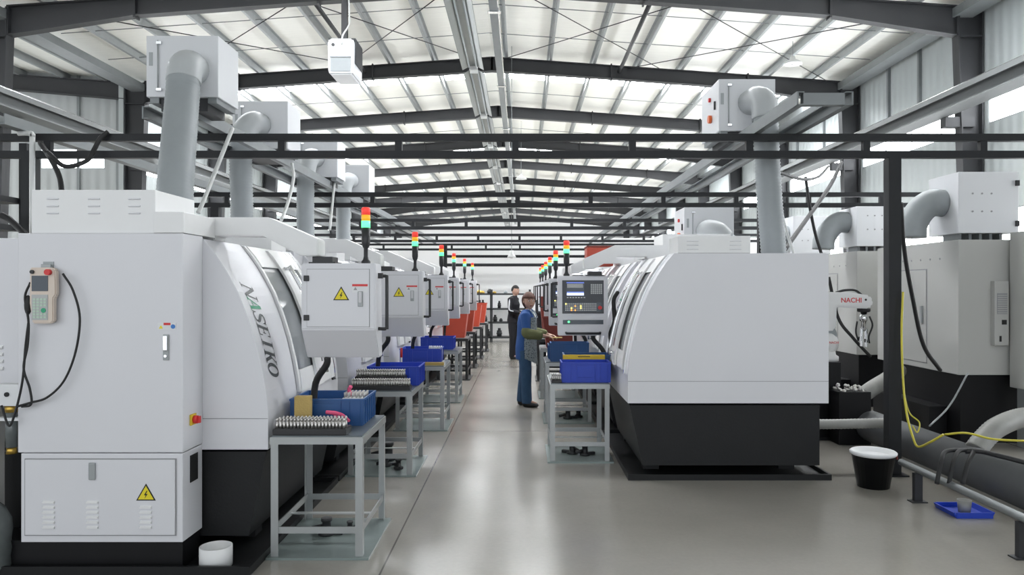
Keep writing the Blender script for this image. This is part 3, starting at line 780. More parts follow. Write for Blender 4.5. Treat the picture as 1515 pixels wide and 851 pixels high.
solo('wood_strip', MB().box(-.12,.12,-.02,.02,0,.035,.003), 'foam', 'short wooden strip lying beside the third left crate', 'wood strip', (-1.03,8.70,TZ))
def casting(loc, s, label, rz=0, g=None):
    o = thing('casting', label, 'metal part', loc, rz, g)
    part('flange', MB().lathe([(.055*s,0),(.055*s,.02*s),(.03*s,.025*s),(.028*s,.085*s),(.036*s,.09*s),(.036*s,.11*s)], n=14), 'partgrey', o)
    part('lug', MB().box(.03*s,.11*s,-.02*s,.02*s,0,.03*s,.004*s).cyl((-.03*s,0,.05*s),(-.10*s,.02*s,.03*s),.018*s,n=10), 'partgrey', o)
    return o
casting((-1.30,4.95,.014), 1.0, 'black casting under the nearest left table')
casting((-1.16,5.02,.014), .6, 'small dark part under the nearest left table', 1.2)
casting((-1.25,6.85,.014), .9, 'black casting on the floor plate of the second left table', .6)
casting((-1.12,6.75,.014), .8, 'round dark part on the floor plate of the second left table, nearer the aisle', 2.0)
casting((-1.28,7.12,.014), 1.5, 'tall black valve casting at the back of the second left table', .3)
casting((.50,7.37,.014), 1.0, 'dark casting under the nearest right table, left one', 2.6)
casting((.62,7.30,.014), .95, 'dark casting under the nearest right table, right one', .4)
casting((.58,9.35,.014), 1.1, 'dark casting under the second right table, left one', .2)
casting((.72,9.45,.014), 1.0, 'dark casting under the second right table, right one', 1.4)
casting((-1.30,11.15,TZ+.006), 1.5, 'black casting standing in the fourth left crate', 0)
casting((.60,9.25,TZ+.006), 1.9, 'black casting sticking out of the dark blue crate below the lit panel', .5)

# red hoppers on the black tables
def make_hopper(m):
    t = thing('hopper', 'hopper', 'hopper')
    # sheet chute: tall back, sloping sides, open towards the machine
    mb = MB().prism([(-.22,.0),(.16,.0),(.22,.50),(-.22,.50)], -.19, -.178).prism([(-.22,.0),(.16,.0),(.22,.50),(-.22,.50)], .178, .19)
    mb.prism([(.16,0),(.172,0),(.232,.50),(.22,.50)], -.19, .19).box(-.22,.16,-.178,.178,0,.012)
    part('chute', mb, m, t)
    part('rim', MB().box(-.22,.24,-.20,-.172,.50,.515), m, t); part('rim', MB().box(-.22,.24,.172,.20,.50,.515), m, t)
    return t
hp = make_hopper('red'); hp.location = (-1.22,13.75,TZ); hp['label'] = 'orange red sheet hopper, nearest of the left four'; hp['group'] = 'red hoppers'
for i, y in enumerate((15.75,17.75,19.75)): dup(hp, (-1.22+.03*i,y,TZ), 0, 'orange red sheet hopper, %s of the left four' % ORD[i+1])
hp2 = make_hopper('darkred'); hp2.location = (.58,13.6,TZ); hp2.rotation_euler.z = PI; hp2.scale = (1.1,1.1,1.46); hp2['label'] = 'dark red hopper between the woman and the lit panel'; hp2['group'] = 'red hoppers'
dup(hp2, (.55,11.45,TZ), PI, 'dark red hopper behind the hands of the woman').scale = (1,1,.9)
o = thing('red_feeder', 'orange red feeder box showing above the lit panel', 'feeder', (1.05,10.35,1.955))
part('casing', MB().prism([(-.16,0),(.20,0),(.20,.26),(-.16,.26)],-.2,.2,bev=.01), 'red', o); part('cover', MB().box(-.165,.205,-.205,.205,.262,.28,.004), 'darkred', o)

# ------------------------------------------------------------------ pendant on the nearest cabinet
px, py, pz = -2.735, 4.30, 1.615
o = thing('teach_pendant', 'beige handheld robot pendant hanging on the nearest left cabinet', 'pendant', (px,py,pz))
part('hook', MB().box(-.03,.03,-.02,0,.15,.165,.003).box(-.03,.03,-.006,0,.165,.19).box(-.028,.028,-.03,-.02,.14,.175,.003), 'galv', o)
mb = MB().prism([(-.075,.155),(.055,.155),(.072,.14),(.075,.0),(.06,-.02),(.06,-.155),(.04,-.165),(-.06,-.165),(-.078,-.05)], -.055, -.02, bev=.006)
b = part('case', mb, 'beige', o)
part('screen', MB().box(-.062,.03,-.058,-.055,.02,.108), 'lcd', b)
kp = part('key_plate', MB().box(-.062,.03,-.058,-.055,-.145,.0), 'keygrey', b)
mb = MB()
for i in range(4):
    for j in range(7):
        if i >= 2 and 2 <= j <= 3: continue
        mb.box(-.054+i*.020,-.038+i*.020,-.060,-.058,-.135+j*.017,-.123+j*.017)
part('keys', mb, 'keygreen', kp)
part('enter_key', MB().cyl((.006,-.061,-.090),(.006,-.058,-.090),.014,n=14), 'logogreen', kp)
part('stop_button', MB().cyl((.037,-.055,.128),(.037,-.078,.128),.017,n=16), 'signalred', b)
part('mode_switch', MB().cyl((-.058,-.055,.130),(-.058,-.066,.130),.011,n=14), 'black', b)
part('grip_strap', MB().ball((-.098,-.035,-.06),(.02,.018,.058)), 'rubber', o)
def W(x, y, Y=4.255): return at(x, y, Y)
cable('pendant_cable', [W(93,405),W(108,430),W(118,470),W(112,520),(W(95,563)),W(70,588),W(45,596),W(24,602)], .0065, 'rubber', 'black cable hanging in a wide loop from the pendant')
cable('pendant_cable', [W(45,418),W(37,440),W(42,475),W(41,510),W(35,545),W(44,575),W(46,598),W(32,602)], .0065, 'rubber', 'black cable dropping straight down left of the pendant')
cable('pendant_cable', [W(42,478),W(38,510),W(33,565),W(22,612),W(13,630),W(2,600)], .0065, 'rubber', 'black cable sagging to the left edge below the pendant')

# cup on the drip tray
solo('paper_roll', MB().lathe([(.052,.0),(.093,.0),(.093,.115),(.085,.118),(.083,.02),(.052,.018)], n=28), 'plaster', 'white round tub standing on the corner of the nearest black drip tray', 'tub', (-1.79,4.425,.05) if False else (-1.81,4.40,.012))
# ------------------------------------------------------------------ black ladder frames across the hall
def ladder(y, zt, xl, xr, posts, which):
    o = thing('ladder_frame', which + ' black steel ladder frame crossing above the lathes', 'steel frame', (0, y, 0), 0, 'black ladder frames')
    h = .064
    part('top_rail', MB().box(xl,xr,-.03,.03,zt-h,zt), 'frame', o)
    part('bottom_rail', MB().box(xl,xr,-.03,.03,zt-.215,zt-.215+h), 'frame', o)
    x = -4.2
    while x < xr:
        if x > xl: part('spacer', MB().box(x-.03,x+.03,-.026,.026,zt-.215+h,zt-h), 'frame', o)
        x += 1.036
    for p in posts:
        part('post', MB().box(p-.055,p+.055,-.05,.05,.012,zt-.215), 'frame', o)
        part('post_foot', MB().box(p-.1,p+.1,-.1,.1,0,.012), 'frame', o)
LY = [6.6+4.0*i for i in range(5)]
ladder(LY[0], 3.02, -6.5, 6.2, (-4.36, 3.29), 'nearest')
for i in range(1, 5): ladder(LY[i], 3.02, -5.2, 6.0, (-4.36, 3.42), ORD[i])
o = thing('wall_rail_frame', 'pair of black rails with a thin post in front of the white partition', 'rails', (0, 22.9, 0))
part('rail', MB().box(-2.5,4.6,-.03,.03,2.60,2.68), 'frame', o); part('rail', MB().box(-2.5,4.6,-.03,.03,2.33,2.42), 'frame', o)
part('post', MB().box(-2.40,-2.30,-.05,.05,0,3.0), 'frame', o); part('post', MB().box(4.4,4.5,-.05,.05,0,3.0), 'frame', o)
def chan(x, y0, y1, z, lab, s=1):
    """C channel rail along the hall resting on the ladder frames"""
    mb = MB().box(x-.006,x+.006,y0,y1,z,z+.10).box(min(x,x+s*.05),max(x,x+s*.05),y0,y1,z,z+.007).box(min(x,x+s*.05),max(x,x+s*.05),y0,y1,z+.093,z+.10)
    return solo('support_rail', mb, 'galvd', lab, 'rail', (x,y0,z), 'lengthwise rails on the ladder frames', world=True)
ZR = 3.022
chan(2.06, 5.55, 22.7, ZR, 'left grey rail running along under the right dust boxes')
chan(2.47, 5.55, 22.7, ZR, 'right grey rail running along under the right dust boxes', -1)
solo('rail_crossbar', MB().box(2.11,2.42,-.03,.03,0,.09), 'galvd', 'short grey crossbar joining the front ends of the right rails', 'rail', (0,5.6,ZR+.005))
chan(-2.62, 6.0, 22.7, ZR, 'right grey rail running along under the left dust boxes', -1)
chan(-3.06, 6.0, 22.7, ZR, 'left grey rail running along under the left dust boxes')
solo('tray_rail', MB().prism([(-.05,0),(.05,0),(.05,.09),(.04,.09),(.04,.012),(-.04,.012),(-.04,.09),(-.05,.09)],0,16.5), 'galvd', 'grey cable tray along the left posts', 'cable tray', (-4.36,6.2,ZR), rz=0)

# ------------------------------------------------------------------ oil mist collectors with their hoses
def ribbed(mb, pts, r, ribs=True, n=18):
    P = bez(pts, 12)
    # resample evenly
    L = [0]
    for a, b in zip(P, P[1:]): L.append(L[-1]+(b-a).length)
    N = max(8, int(L[-1]/.016)); out = []; rs = []; j = 0
    for i in range(N+1):
        d = L[-1]*i/N
        while j < len(L)-2 and L[j+1] < d: j += 1
        t = (d-L[j])/max(1e-9, L[j+1]-L[j]); out.append(P[j].lerp(P[j+1], t)); rs.append(r*(1.0 if i % 2 else .925))
    return mb.tube(out, rs, n)
def collector(loc, w, d, h, label, elbow, hose, r=.118, front=-1, panel_left=True, lamp_side=None):
    """box with origin at its bottom centre; the hose leaves the front (-y) face"""
    o = thing('mist_collector', label, 'dust box', loc, 0, 'grey mist collectors')
    b = part('casing', MB().box(-w/2,w/2,-d/2,d/2,.045,h,.006), 'greywhite', o)
    s = -1 if panel_left else 1
    xd = s*w*.33
    part('door_rod', MB().cyl((xd,-d/2-.012,.10),(xd,-d/2-.012,h-.04),.005,n=8), 'galv', b)
    for z in (.10, h-.06): part('clamp', MB().box(xd-.012,xd+.03,-d/2-.022,-d/2,z-.012,z+.012,.003), 'chrome', b)
    part('rating_plate', MB().box(xd-.045-.03,xd-.045+.0,-d/2-.003,-d/2,h*.55,h*.75), 'galv', b)
    for q in (-w/2+.02, w/2-.09): part('mount_foot', MB().box(q,q+.07,-d/2+.02,d/2-.02,0,.045), 'galvd', o)
    part('under_pan', MB().box(-w/2+.10,w/2-.10,-d/2+.04,d/2-.04,-.06,.044), 'struct', o)
    if lamp_side:
        sx = lamp_side*w/2
        part('side_button', MB().cyl((sx,-.05,.22),(sx+lamp_side*.03,-.05,.22),.04,n=14), 'orange', b)
        part('side_lamp', MB().cyl((sx,-.02,.42),(sx+lamp_side*.02,-.02,.42),.022,n=12), 'signalred', b)
        part('side_handle', MB().box(min(sx,sx+lamp_side*.015),max(sx,sx+lamp_side*.015),-.22,-.20,.28,.36), 'black', b)
    part('elbow', MB().tube(bez([Vector(p)-Vector(loc) for p in elbow],8), r*1.02, 20), 'elbow', o)
    part('hose', ribbed(MB(), [Vector(p)-Vector(loc) for p in hose], r), 'hose', o)
    return o
V = Vector
# nearest left: box in front of the first ladder frame, hose slanting down to the first lathe
collector((-2.69,6.10,ZR+.102), .57, .42, .53, 'nearest grey dust box upper left, its ribbed hose slanting down to the first lathe',
          [(-2.60,5.90,3.38),(-2.59,5.79,3.38),(-2.58,5.70,3.33),(-2.575,5.66,3.22)], [(-2.575,5.66,3.24),(-2.565,5.62,3.1),(-2.50,5.42,2.72),(-2.43,5.22,2.40),(-2.37,5.05,1.99)], r=.122)
collector((-2.84,8.30,ZR+.102), .60, .46, .56, 'second grey dust box at upper left, hanging behind the nearest slanting hose',
          [(-2.84,8.08,3.43),(-2.86,7.93,3.42),(-2.92,7.85,3.33),(-2.95,7.83,3.18)], [(-2.95,7.83,3.20),(-2.96,7.83,3.0),(-2.95,7.83,2.6),(-2.93,7.80,2.2),(-2.90,7.75,1.97)])
collector((-2.80,10.35,ZR+.102), .58, .46, .56, 'third grey dust box at upper left, beyond the second one',
          [(-2.80,10.13,3.42),(-2.83,9.98,3.41),(-2.86,9.92,3.30),(-2.88,9.90,3.15)], [(-2.88,9.90,3.17),(-2.88,9.90,2.9),(-2.88,9.90,2.5),(-2.86,9.90,1.97)])
collector((-2.80,12.45,ZR+.102), .58, .46, .56, 'fourth grey dust box at upper left, farthest of the row',
          [(-2.80,12.23,3.42),(-2.83,12.08,3.41),(-2.86,12.02,3.30),(-2.88,12.0,3.15)], [(-2.88,12.0,3.17),(-2.88,12.0,2.9),(-2.88,12.0,2.5),(-2.86,12.0,1.97)])
collector((2.17,7.50,ZR+.102), .545, .68, .545, 'grey dust box at upper right with an orange side button and vertical ribbed hose',
          [(2.20,7.17,3.44),(2.22,7.03,3.44),(2.255,6.93,3.38),(2.26,6.90,3.22)], [(2.26,6.90,3.24),(2.27,6.90,3.0),(2.29,6.90,2.6),(2.32,6.90,2.2),(2.34,6.90,1.96)], r=.118, lamp_side=-1)
# lower box of the second right lathe
o = collector((2.33,9.55,2.10), .62, .60, .56, 'lower grey dust box behind the top vent of the nearest right lathe',
          [(2.30,9.27,2.36),(2.30,9.12,2.36),(2.38,9.04,2.33),(2.46,9.02,2.24)], [(2.46,9.02,2.25),(2.48,9.02,2.2),(2.50,9.02,2.08),(2.50,9.02,1.96)], r=.13, lamp_side=-1)
solo('box_stand', MB().box(2.03,2.13,9.27,9.83,1.957,2.098).box(2.53,2.63,9.27,9.83,1.957,2.098).box(2.13,2.53,9.53,9.57,1.957,1.98), 'galvd', 'low grey stand carrying the lower right dust box', 'stand', (2.33,9.55,1.957), world=True)

def conduit(name, pts, r, m, label, cat): return cable(name, pts, r, m, label, cat)
conduit('white_hose', [at(344,190,6.05),at(330,225,5.9),at(312,270,5.7),at(300,300,5.55),at(293,315,5.5)], .016, 'whitehose', 'white pipe slanting from the nearest left dust box to the first lathe', 'hose')
conduit('white_hose', [at(432,242,8.3),at(434,265,8.2),at(426,300,8.0),at(416,326,7.8)], .018, 'whitehose', 'white hose dropping beside the second left hose', 'hose')
conduit('white_hose', [at(495,270,10.3),at(492,300,10.2),at(488,340,10.0)], .018, 'whitehose', 'white hose dropping beside the third left hose', 'hose')
conduit('white_hose', [at(1150,235,7.25),at(1153,280,7.2),at(1159,325,7.1),at(1175,378,6.9)], .014, 'whitehose', 'white hose hanging right of the vertical right hose', 'hose')
conduit('power_cable', [at(1150,254,7.4),at(1185,265,8.2),at(1210,262,9.2),at(1226,246,10.4)], .017, 'rubber', 'black cable looping from the right dust box to the runway girder', 'cable')
conduit('power_cable', [at(1245,240,10.4),at(1228,275,10.0),at(1195,322,9.2),at(1158,374,8.2)], .026, 'rubber', 'thick black cable slanting down to the top of the right lathe', 'cable')
conduit('power_cable', [at(1192,262,9.5),at(1197,300,9.4),at(1206,345,9.3),at(1216,378,9.25)], .020, 'rubber', 'black cable hanging straight between the right dust box and the lathe', 'cable')
conduit('power_cable', [at(60,212,6.5),at(75,235,6.3),at(88,262,6.2),at(92,290,6.1)], .022, 'rubber', 'black cable curling down at upper left behind the cabinet', 'cable')
conduit('power_cable', [at(160,195,6.55),at(148,205,6.52),at(140,220,6.5),at(128,238,6.4),at(96,246,6.3),at(70,225,6.3)], .020, 'rubber', 'black cable looping from the nearest ladder frame at upper left', 'cable')

# ------------------------------------------------------------------ ceiling fittings
def lamp(y0, y1, x, z, which):
    o = thing('linear_lamp', which + ' hanging silver strip lamp under the ridge, counted from the front', 'strip lamp', (x, (y0+y1)/2, z), 0, 'hanging strip lamps')
    L = (y1-y0)/2
    part('reflector', MB().prism([(-.27,-.02),(-.07,.10),(.07,.10),(.27,-.02),(.26,-.02),(.065,.085),(-.065,.085),(-.26,-.02)], -L, L), 'lampmetal', o)
    part('spine', MB().box(-.05,.05,-L,L,.101,.15), 'galvd', o)
    for sx in (-.09, .09): part('tube', MB().cyl((sx,-L+.08,.025),(sx,L-.08,.025),.018,n=10), 'hose', o)
    part('end_cap', MB().box(-.10,.10,-L-.03,-L-.002,-.02,.16,.004), 'whitehose', o); part('end_cap', MB().box(-.10,.10,L+.002,L+.03,-.02,.16,.004), 'whitehose', o)
    hz = ztop(x)-z
    for yy in (-L*.8, L*.8): part('hanger', MB().cyl((0,yy,.15),(0,yy,hz+.05),.008,n=6), 'galvd', o)
for i in range(11):
    y0 = 13.9+5.05*i
    lamp(y0, y0+4.75, -1.22, 7.15, ('first','second','third','fourth','fifth','sixth','seventh','eighth','ninth','tenth','eleventh')[i])
o = thing('cable_tray', 'narrow silver cable tray running along just right of the strip lamps', 'cable tray', (-.62, 12, 7.75))
part('tray', MB().prism([(-.09,0),(.09,0),(.09,.07),(.08,.07),(.08,.01),(-.08,.01),(-.08,.07),(-.09,.07)],0,58), 'galvd', o)
part('tray_edge', MB().box(.091,.115,0,58,.02,.06), 'chrome', o)
for i in range(10): part('clamp', MB().box(-.13,.16,4.3+6*i,4.42+6*i,-.03,-.001).cyl((0,4.36+6*i,.01),(0,4.36+6*i,ztop(-.62)-7.75+.05),.01,n=6), 'chrome', o)
def pendant(px_, py_, Y, label, r=.24):
    p = at(px_, py_, Y); o = thing('pendant_lamp', label, 'pendant lamp', p, 0, 'pendant lamps')
    part('lamp_shade', MB().lathe([(r,0),(r*.80,.06),(r*.30,.13),(.06,.20),(.05,.20),(r*.27,.115),(r*.78,.045),(r*.97,-.004)], n=20), 'whitehose', o)
    part('bulb', MB().ball((0,0,.03),.06), 'slot', o)
    part('cord', MB().cyl((0,0,.20),(0,0,ztop(p.x)-p.z+.06),.008,n=6), 'galvd', o)
pendant(1173,95,19.5,'white pendant lamp under the right roof slope between the two nearest frames')
pendant(771,265,31,'small pendant lamp below the rafters, near the middle of the hall')
pendant(462,262,31,'small pendant lamp below the rafters on the left side')
pendant(757,381,21.5,'pendant lamp hanging over the far aisle in front of the white wall',.13)
# white box hung on a pole from the nearest frame
p = at(517,125,16.5)
o = thing('ceiling_heater', 'white unit hanging on a dark pole from the nearest frame at upper left', 'hanging unit', (p.x,16.0,p.z))
part('housing', MB().prism([(-.27,.10),(-.24,.0),(.24,.0),(.27,.10),(.28,.70),(.24,.76),(-.24,.76),(-.28,.70)],-.30,.55,bev=.03), 'greywhite', o)
part('front_panel', MB().box(-.21,.21,-.315,-.30,.06,.34,.006).box(-.22,.22,-.33,-.30,.35,.38,.006), 'hose', o)
part('socket', MB().cyl((-.16,-.30,.62),(-.16,-.315,.62),.035,n=12), 'black', o)
part('bracket', MB().box(-.29,.29,-.20,.45,.76,.79).box(.283,.30,-.20,.45,.25,.76), 'struct', o)
part('pole', MB().box(-.06,.06,.0,.12,.79,ztop(p.x)-.40-p.z), 'struct', o)
part('lead', MB().tube(bez([(.02,-.30,.62),(.06,-.36,.80),(.14,-.2,1.05),(.12,-.02,1.3),(.09,.0,1.9)],6),.018,8), 'whitehose', o)

# ------------------------------------------------------------------ second right row: older cream machines seen from behind
def old_machine(x, y, label):
    o = thing('old_machine', label, 'machine', (x, y, 0), 0, 'older machines in the second right row')
    part('base', MB().prism([(.05,.0),(1.9,.0),(1.9,.729),(.05,.729)], .05, 1.75).box(-.15,.049,.3,1.6,.0,.35), 'pit', o)
    b = part('body', MB().box(0,1.95,0,1.8,.73,2.17,.008), 'cream', o)
    part('side_door', MB().box(-.008,0,.62,1.30,.80,1.86,.003), 'cream', b)
    part('door_gap', MB().box(-.002,.001,.608,1.312,.79,1.875), 'seam', b)
    part('door_handle', MB().box(-.03,-.008,.68,.72,1.25,1.45,.004), 'galv', b)
    mb = MB()
    for i in range(5): mb.cyl((-.004,.35+.2*i,1.98),(0,.35+.2*i,1.98),.012,n=8)
    part('bolts', mb, 'seam', b)
    return o
def old_box(x, y, z, label, h=.72):
    o = thing('mist_collector', label, 'dust box', (x, y, z), 0, 'dust boxes of the second right row')
    b = part('casing', MB().box(0,.64,0,.58,.07,h,.005), 'greywhite', o)
    mb = MB()
    for i in range(3):
        for j in range(2): mb.cyl((.15+.10*i,-.006,.30+.19*j),(.15+.10*i,0,.30+.19*j),.010,n=8)
    part('bolts', mb, 'seam', b)
    for z_ in (.17, h-.12): part('hinge', MB().box(.60,.64,-.02,0,z_-.03,z_+.03,.004), 'black', b)
    for i in range(5): part('mount_foot', MB().box(.06+.11*i,.09+.11*i,.10,.40,0,.07), 'galvd', o)
    part('elbow', MB().tube(bez([(0,.30,.42),(-.13,.30,.42),(-.25,.30,.33),(-.33,.30,.18),(-.34,.30,.04)],6), [.15+.0*i for i in range(25)], 18), 'hose', o)
for i, (y, lab) in enumerate(((7.9,'older cream machine on a black base, right of the black post'),(10.3,'older cream machine on a black base, left of the black post'),(12.7,'older cream machine farther back in the second right row'))):
    old_machine(4.64, y, lab)
old_box(4.64,7.9,2.17,'large grey dust box on the machine right of the black post')
old_box(4.64,10.3,2.17,'grey dust box on the machine left of the black post', .62)
old_box(4.64,12.7,2.17,'farther grey dust box in the second right row, behind the one left of the post')
o = thing('side_cabinet', 'cream cabinet cut by the right edge of the view', 'cabinet', (5.15,7.45,0))
part('body', MB().box(0,1.2,0,.40,.61,2.24,.008), 'cream', o); part('leg', MB().box(.04,.10,.04,.34,0,.61), 'galv', o); part('leg', MB().box(1.0,1.06,.04,.34,0,.61), 'galv', o)
part('knob', MB().cyl((.07,-.01,1.80),(.07,0,1.80),.012,n=10), 'ink', o); part('red_cap', MB().lathe([(.03,0),(.03,.03),(.015,.04)],(.22,.1,2.24),12), 'signalred', o)
o = thing('cabinet_cooler', 'slim white cooling unit with a grille on the right machine', 'cooling unit', (4.98,7.83,1.05))
part('housing', MB().box(0,.15,-.0,.068,0,.68,.005), 'cream', o)
part('grille', MB().box(.025,.13,-.006,.0,.33,.55), 'seam', o)
mb = MB()
for i in range(9): mb.box(.028,.127,-.010,-.006,.340+.023*i,.348+.023*i)
part('grille_slat', mb, 'cream', o)
part('display', MB().box(.075,.125,-.005,0,.22,.27), 'ink', o); part('switch', MB().box(.05,.07,-.006,0,.04,.10), 'ink', o)
# robot arm on its pedestal
o = thing('robot_pedestal', 'black pedestal under the white robot arm', 'pedestal', (3.42,8.35,0))
part('column', MB().box(-.22,.08,-.2,.2,.02,.84,.006), 'pit', o); part('foot', MB().box(-.28,.09,-.28,.28,0,.02), 'cast', o)
o = thing('industrial_robot', 'white robot arm with red lettering and a metal gripper', 'robot', (3.42,8.35,.84))
part('base', MB().lathe([(.13,0),(.13,.05),(.10,.07),(.09,.14)], n=20), 'white2', o)
s = part('shoulder', MB().ball((.0,0,.20),(.13,.12,.14),16,12).box(-.15,.05,-.1,.1,.10,.26,.03), 'white2', o)
t_ = text_mesh('NACHI', .035, .001); mb = MB(); mb.add(t_, Matrix.Translation((.035,-.122,.20)) @ Matrix.Rotation(PI/2,4,'X')); part('lettering', mb, 'signalred', s)
u = part('upper_arm', MB().prism([(-.10,.36),(-.06,.32),(.05,.32),(.085,.37),(.095,.66),(.06,.76),(-.10,.78)], -.075, .075, bev=.02), 'white2', o)
part('joint', MB().cyl((0,-.07,.30),(0,.07,.30),.09,n=20), 'hose', o)
f = part('forearm', MB().prism([(-.12,.62),(.10,.60),(.45,.585),(.49,.61),(.50,.68),(.46,.735),(.25,.765),(-.12,.775)], -.07, .07, bev=.02), 'white2', o)
t_ = text_mesh('NACHI', .075, .001, .001); mb = MB(); mb.add(t_, Matrix.Translation((.25,-.0715,.655)) @ Matrix.Rotation(PI/2,4,'X')); part('lettering', mb, 'signalred', f)
part('bolt', MB().cyl((.41,-.075,.685),(.41,-.07,.685),.012,n=10), 'ink', f)
w = part('wrist', MB().lathe([(.055,.545),(.07,.555),(.07,.585),(.04,.585)],(.42,0,0),16), 'rubber', o)
g = part('gripper', MB().lathe([(.022,.33),(.03,.36),(.03,.44),(.045,.45),(.045,.50),(.035,.51),(.035,.545)],(.42,0,0),14), 'chrome', o)
part('finger', MB().box(.385,.405,-.02,.02,.16,.36,.004).box(.37,.405,-.025,.025,.22,.27,.004), 'chrome', g); part('finger', MB().box(.435,.455,-.02,.02,.15,.36,.004).box(.435,.475,-.025,.025,.20,.25,.004), 'chrome', g)
part('air_hose', MB().tube(bez([(.46,-.05,.50),(.49,-.06,.40),(.45,-.06,.28),(.46,-.05,.20)],5), .010, 8).tube(bez([(.36,.03,.44),(.35,.04,.32),(.37,.02,.22)],5),.010,8), 'rubber', g)
part('cable_loop', MB().tube(bez([(.10,0,.76),(.20,0,.79),(.32,0,.79),(.40,.0,.735)],5), .014, 8), 'rubber', o)
# chips and fittings heaped beside the pedestal
for i, (x, y, z, s_) in enumerate(((1238,560,8.0,.9),(1252,566,7.95,.8),(1284,556,8.9,.9),(1302,560,9.0,.8))):
    pass
o = thing('chip_bin', 'small black bin of metal chips beside the robot pedestal', 'bin', (3.50,7.95,0))
part('bin', MB().box(-.16,.18,-.12,.12,0,.56,.006), 'pit', o)
mb = MB(); random.seed(11)
for i in range(26):
    mb.ball((random.uniform(-.13,.15), random.uniform(-.1,.1), .56+random.uniform(0,.05)), (random.uniform(.012,.032),random.uniform(.012,.03),random.uniform(.008,.018)), 6, 4, Euler((random.random()*3,random.random()*3,0)))
c = part('chips', mb, 'pin', o); c['kind'] = 'stuff'

# ------------------------------------------------------------------ pipes, hoses and trays on the right floor
solo('air_duct', MB().tube([(0,0,0),(0,8.5,0)], .16, 24), 'ductdark', 'thick dark round duct lying along the right floor behind the post', 'duct', (3.68,5.0,.20))
for i, y in enumerate((5.25,7.4,9.6)): solo('duct_saddle', MB().box(-.13,.13,-.05,.05,0,.055), 'struct', 'low black saddle under the thick dark duct, %s from the front' % ('first','second','third')[i], 'support', (3.68,y,0))
solo('floor_pipe', MB().tube([(0,0,0),(0,2.9,0)], .026, 12), 'galvd', 'thin grey pipe running low in front of the thick dark duct', 'pipe', (3.06,3.1,.25))
for i, y in enumerate((4.55,5.75)):
    solo('pipe_stand', MB().box(-.03,.03,-.02,.02,0,.222).box(-.06,.06,-.04,.04,0,.008), 'struct', ('nearer' if i == 0 else 'farther') + ' small black stand under the thin grey floor pipe', 'support', (3.06,y,0))
o = thing('drain_hose', 'grey corrugated pipe running level from the right lathe to the post', 'hose', (2.6,6.85,.40))
part('hose', ribbed(MB(), [(.0,0,0),(.25,0,0),(.5,0,.005),(.78,0,.01)], .047, n=14), 'ductgrey', o); part('coupling', MB().cyl((-.02,0,0),(.03,0,0),.058,n=16), 'cast', o); part('end_fitting', MB().cyl((.76,0,.01),(.83,0,-.02),.05,n=14), 'chrome', o)
b0 = V((4.9,7.35,.62))
o = thing('branch_duct', 'grey bent duct rising from the thick dark duct to the cabinet at right', 'duct', (3.72,6.1,.34))
part('hose', ribbed(MB(), [(.0,.0,-.02),(.10,.05,.06),(.26,.12,.15),(.55,.25,.205),(.95,.35,.215)], .085, n=16), 'ductgrey', o); part('coupling', MB().cyl((.93,.345,.215),(1.0,.365,.215),.10,n=16), 'cast', o)
o = thing('branch_duct', 'grey bent duct left of the post leading to the far cream machine', 'duct', (3.62,8.0,.34))
part('hose', ribbed(MB(), [(-.05,.0,-.02),(.02,.05,.10),(.2,.15,.20),(.5,.4,.28),(.9,.9,.33)], .085, n=16), 'ductgrey', o)
o = thing('bucket', 'dark plastic bucket with a white bag rim at the foot of the post', 'bucket', (2.93,6.20,0))
part('tub', MB().lathe([(.125,0),(.17,.27),(.178,.272),(.178,.285),(.162,.285),(.118,.02)], n=26), 'pit', o)
part('bag_rim', MB().lathe([(.165,.262),(.182,.275),(.184,.290),(.172,.300),(.160,.296),(.13,.25),(.10,.24)], n=26), 'paper', o)
part('handle_cord', MB().tube(bez([(.178,0,.28),(.185,-.02,.26),(.184,-.03,.23)],4), .008, 6), 'darkred', o)
o = thing('drip_pan', 'blue plastic tray on the floor under the thick dark duct', 'tray', (3.25,5.47,0))
part('tray', MB().prism([(-.13,0),(.13,0),(.15,.04),(.14,.04),(.122,.008),(-.122,.008),(-.14,.04),(-.15,.04)],-.13,.13).box(-.13,.13,-.14,-.13,0,.04).box(-.13,.13,.13,.14,0,.04), 'blue', o)
solo('foam_cup', MB().lathe([(.04,0),(.05,.09),(.044,.09),(.036,.008)], n=16), 'ductgrey', 'grey cup standing in the blue drip tray', 'cup', (3.25,5.46,.008))
o = thing('drip_pan', 'blue plastic tray on the floor at the right edge of the view', 'tray', (3.98,5.62,0))
part('tray', MB().prism([(-.13,0),(.13,0),(.15,.04),(.14,.04),(.122,.008),(-.122,.008),(-.14,.04),(-.15,.04)],-.13,.13).box(-.13,.13,-.14,-.13,0,.04).box(-.13,.13,.13,.14,0,.04), 'blue', o)
conduit('yellow_hose', [at(1336,432,6.5),at(1334,490,6.48),at(1336,560,6.45),at(1341,610,6.4),at(1350,645,6.3),at(1358,661,6.25),at(1375,655,6.0),at(1396,643,5.9)], .0095, 'yhose', 'yellow air hose hanging down the right side of the black post', 'hose')
conduit('yellow_hose', [at(1336,575,6.5),at(1345,610,6.5),at(1360,625,6.45),at(1357,640,6.4),at(1350,630,6.42)], .006, 'yhose', 'thin yellow loop beside the foot of the black post', 'hose')
conduit('yellow_hose', [at(1398,643,5.9),at(1430,641,5.8),at(1470,650,5.7),at(1525,653,5.6)], .0085, 'yhose', 'yellow air hose running on to the right edge of the view', 'hose')
conduit('power_cable', [at(1333,300,6.75),at(1338,370,6.9),at(1350,440,7.1),at(1366,510,7.3),at(1391,548,7.5)], .020, 'rubber', 'thick black cable curving down right of the black post', 'cable')
conduit('power_cable', [at(1226,410,9.0),at(1240,470,9.0),at(1262,500,8.9),at(1288,528,8.9)], .020, 'rubber', 'black cable slanting behind the white robot arm', 'cable')
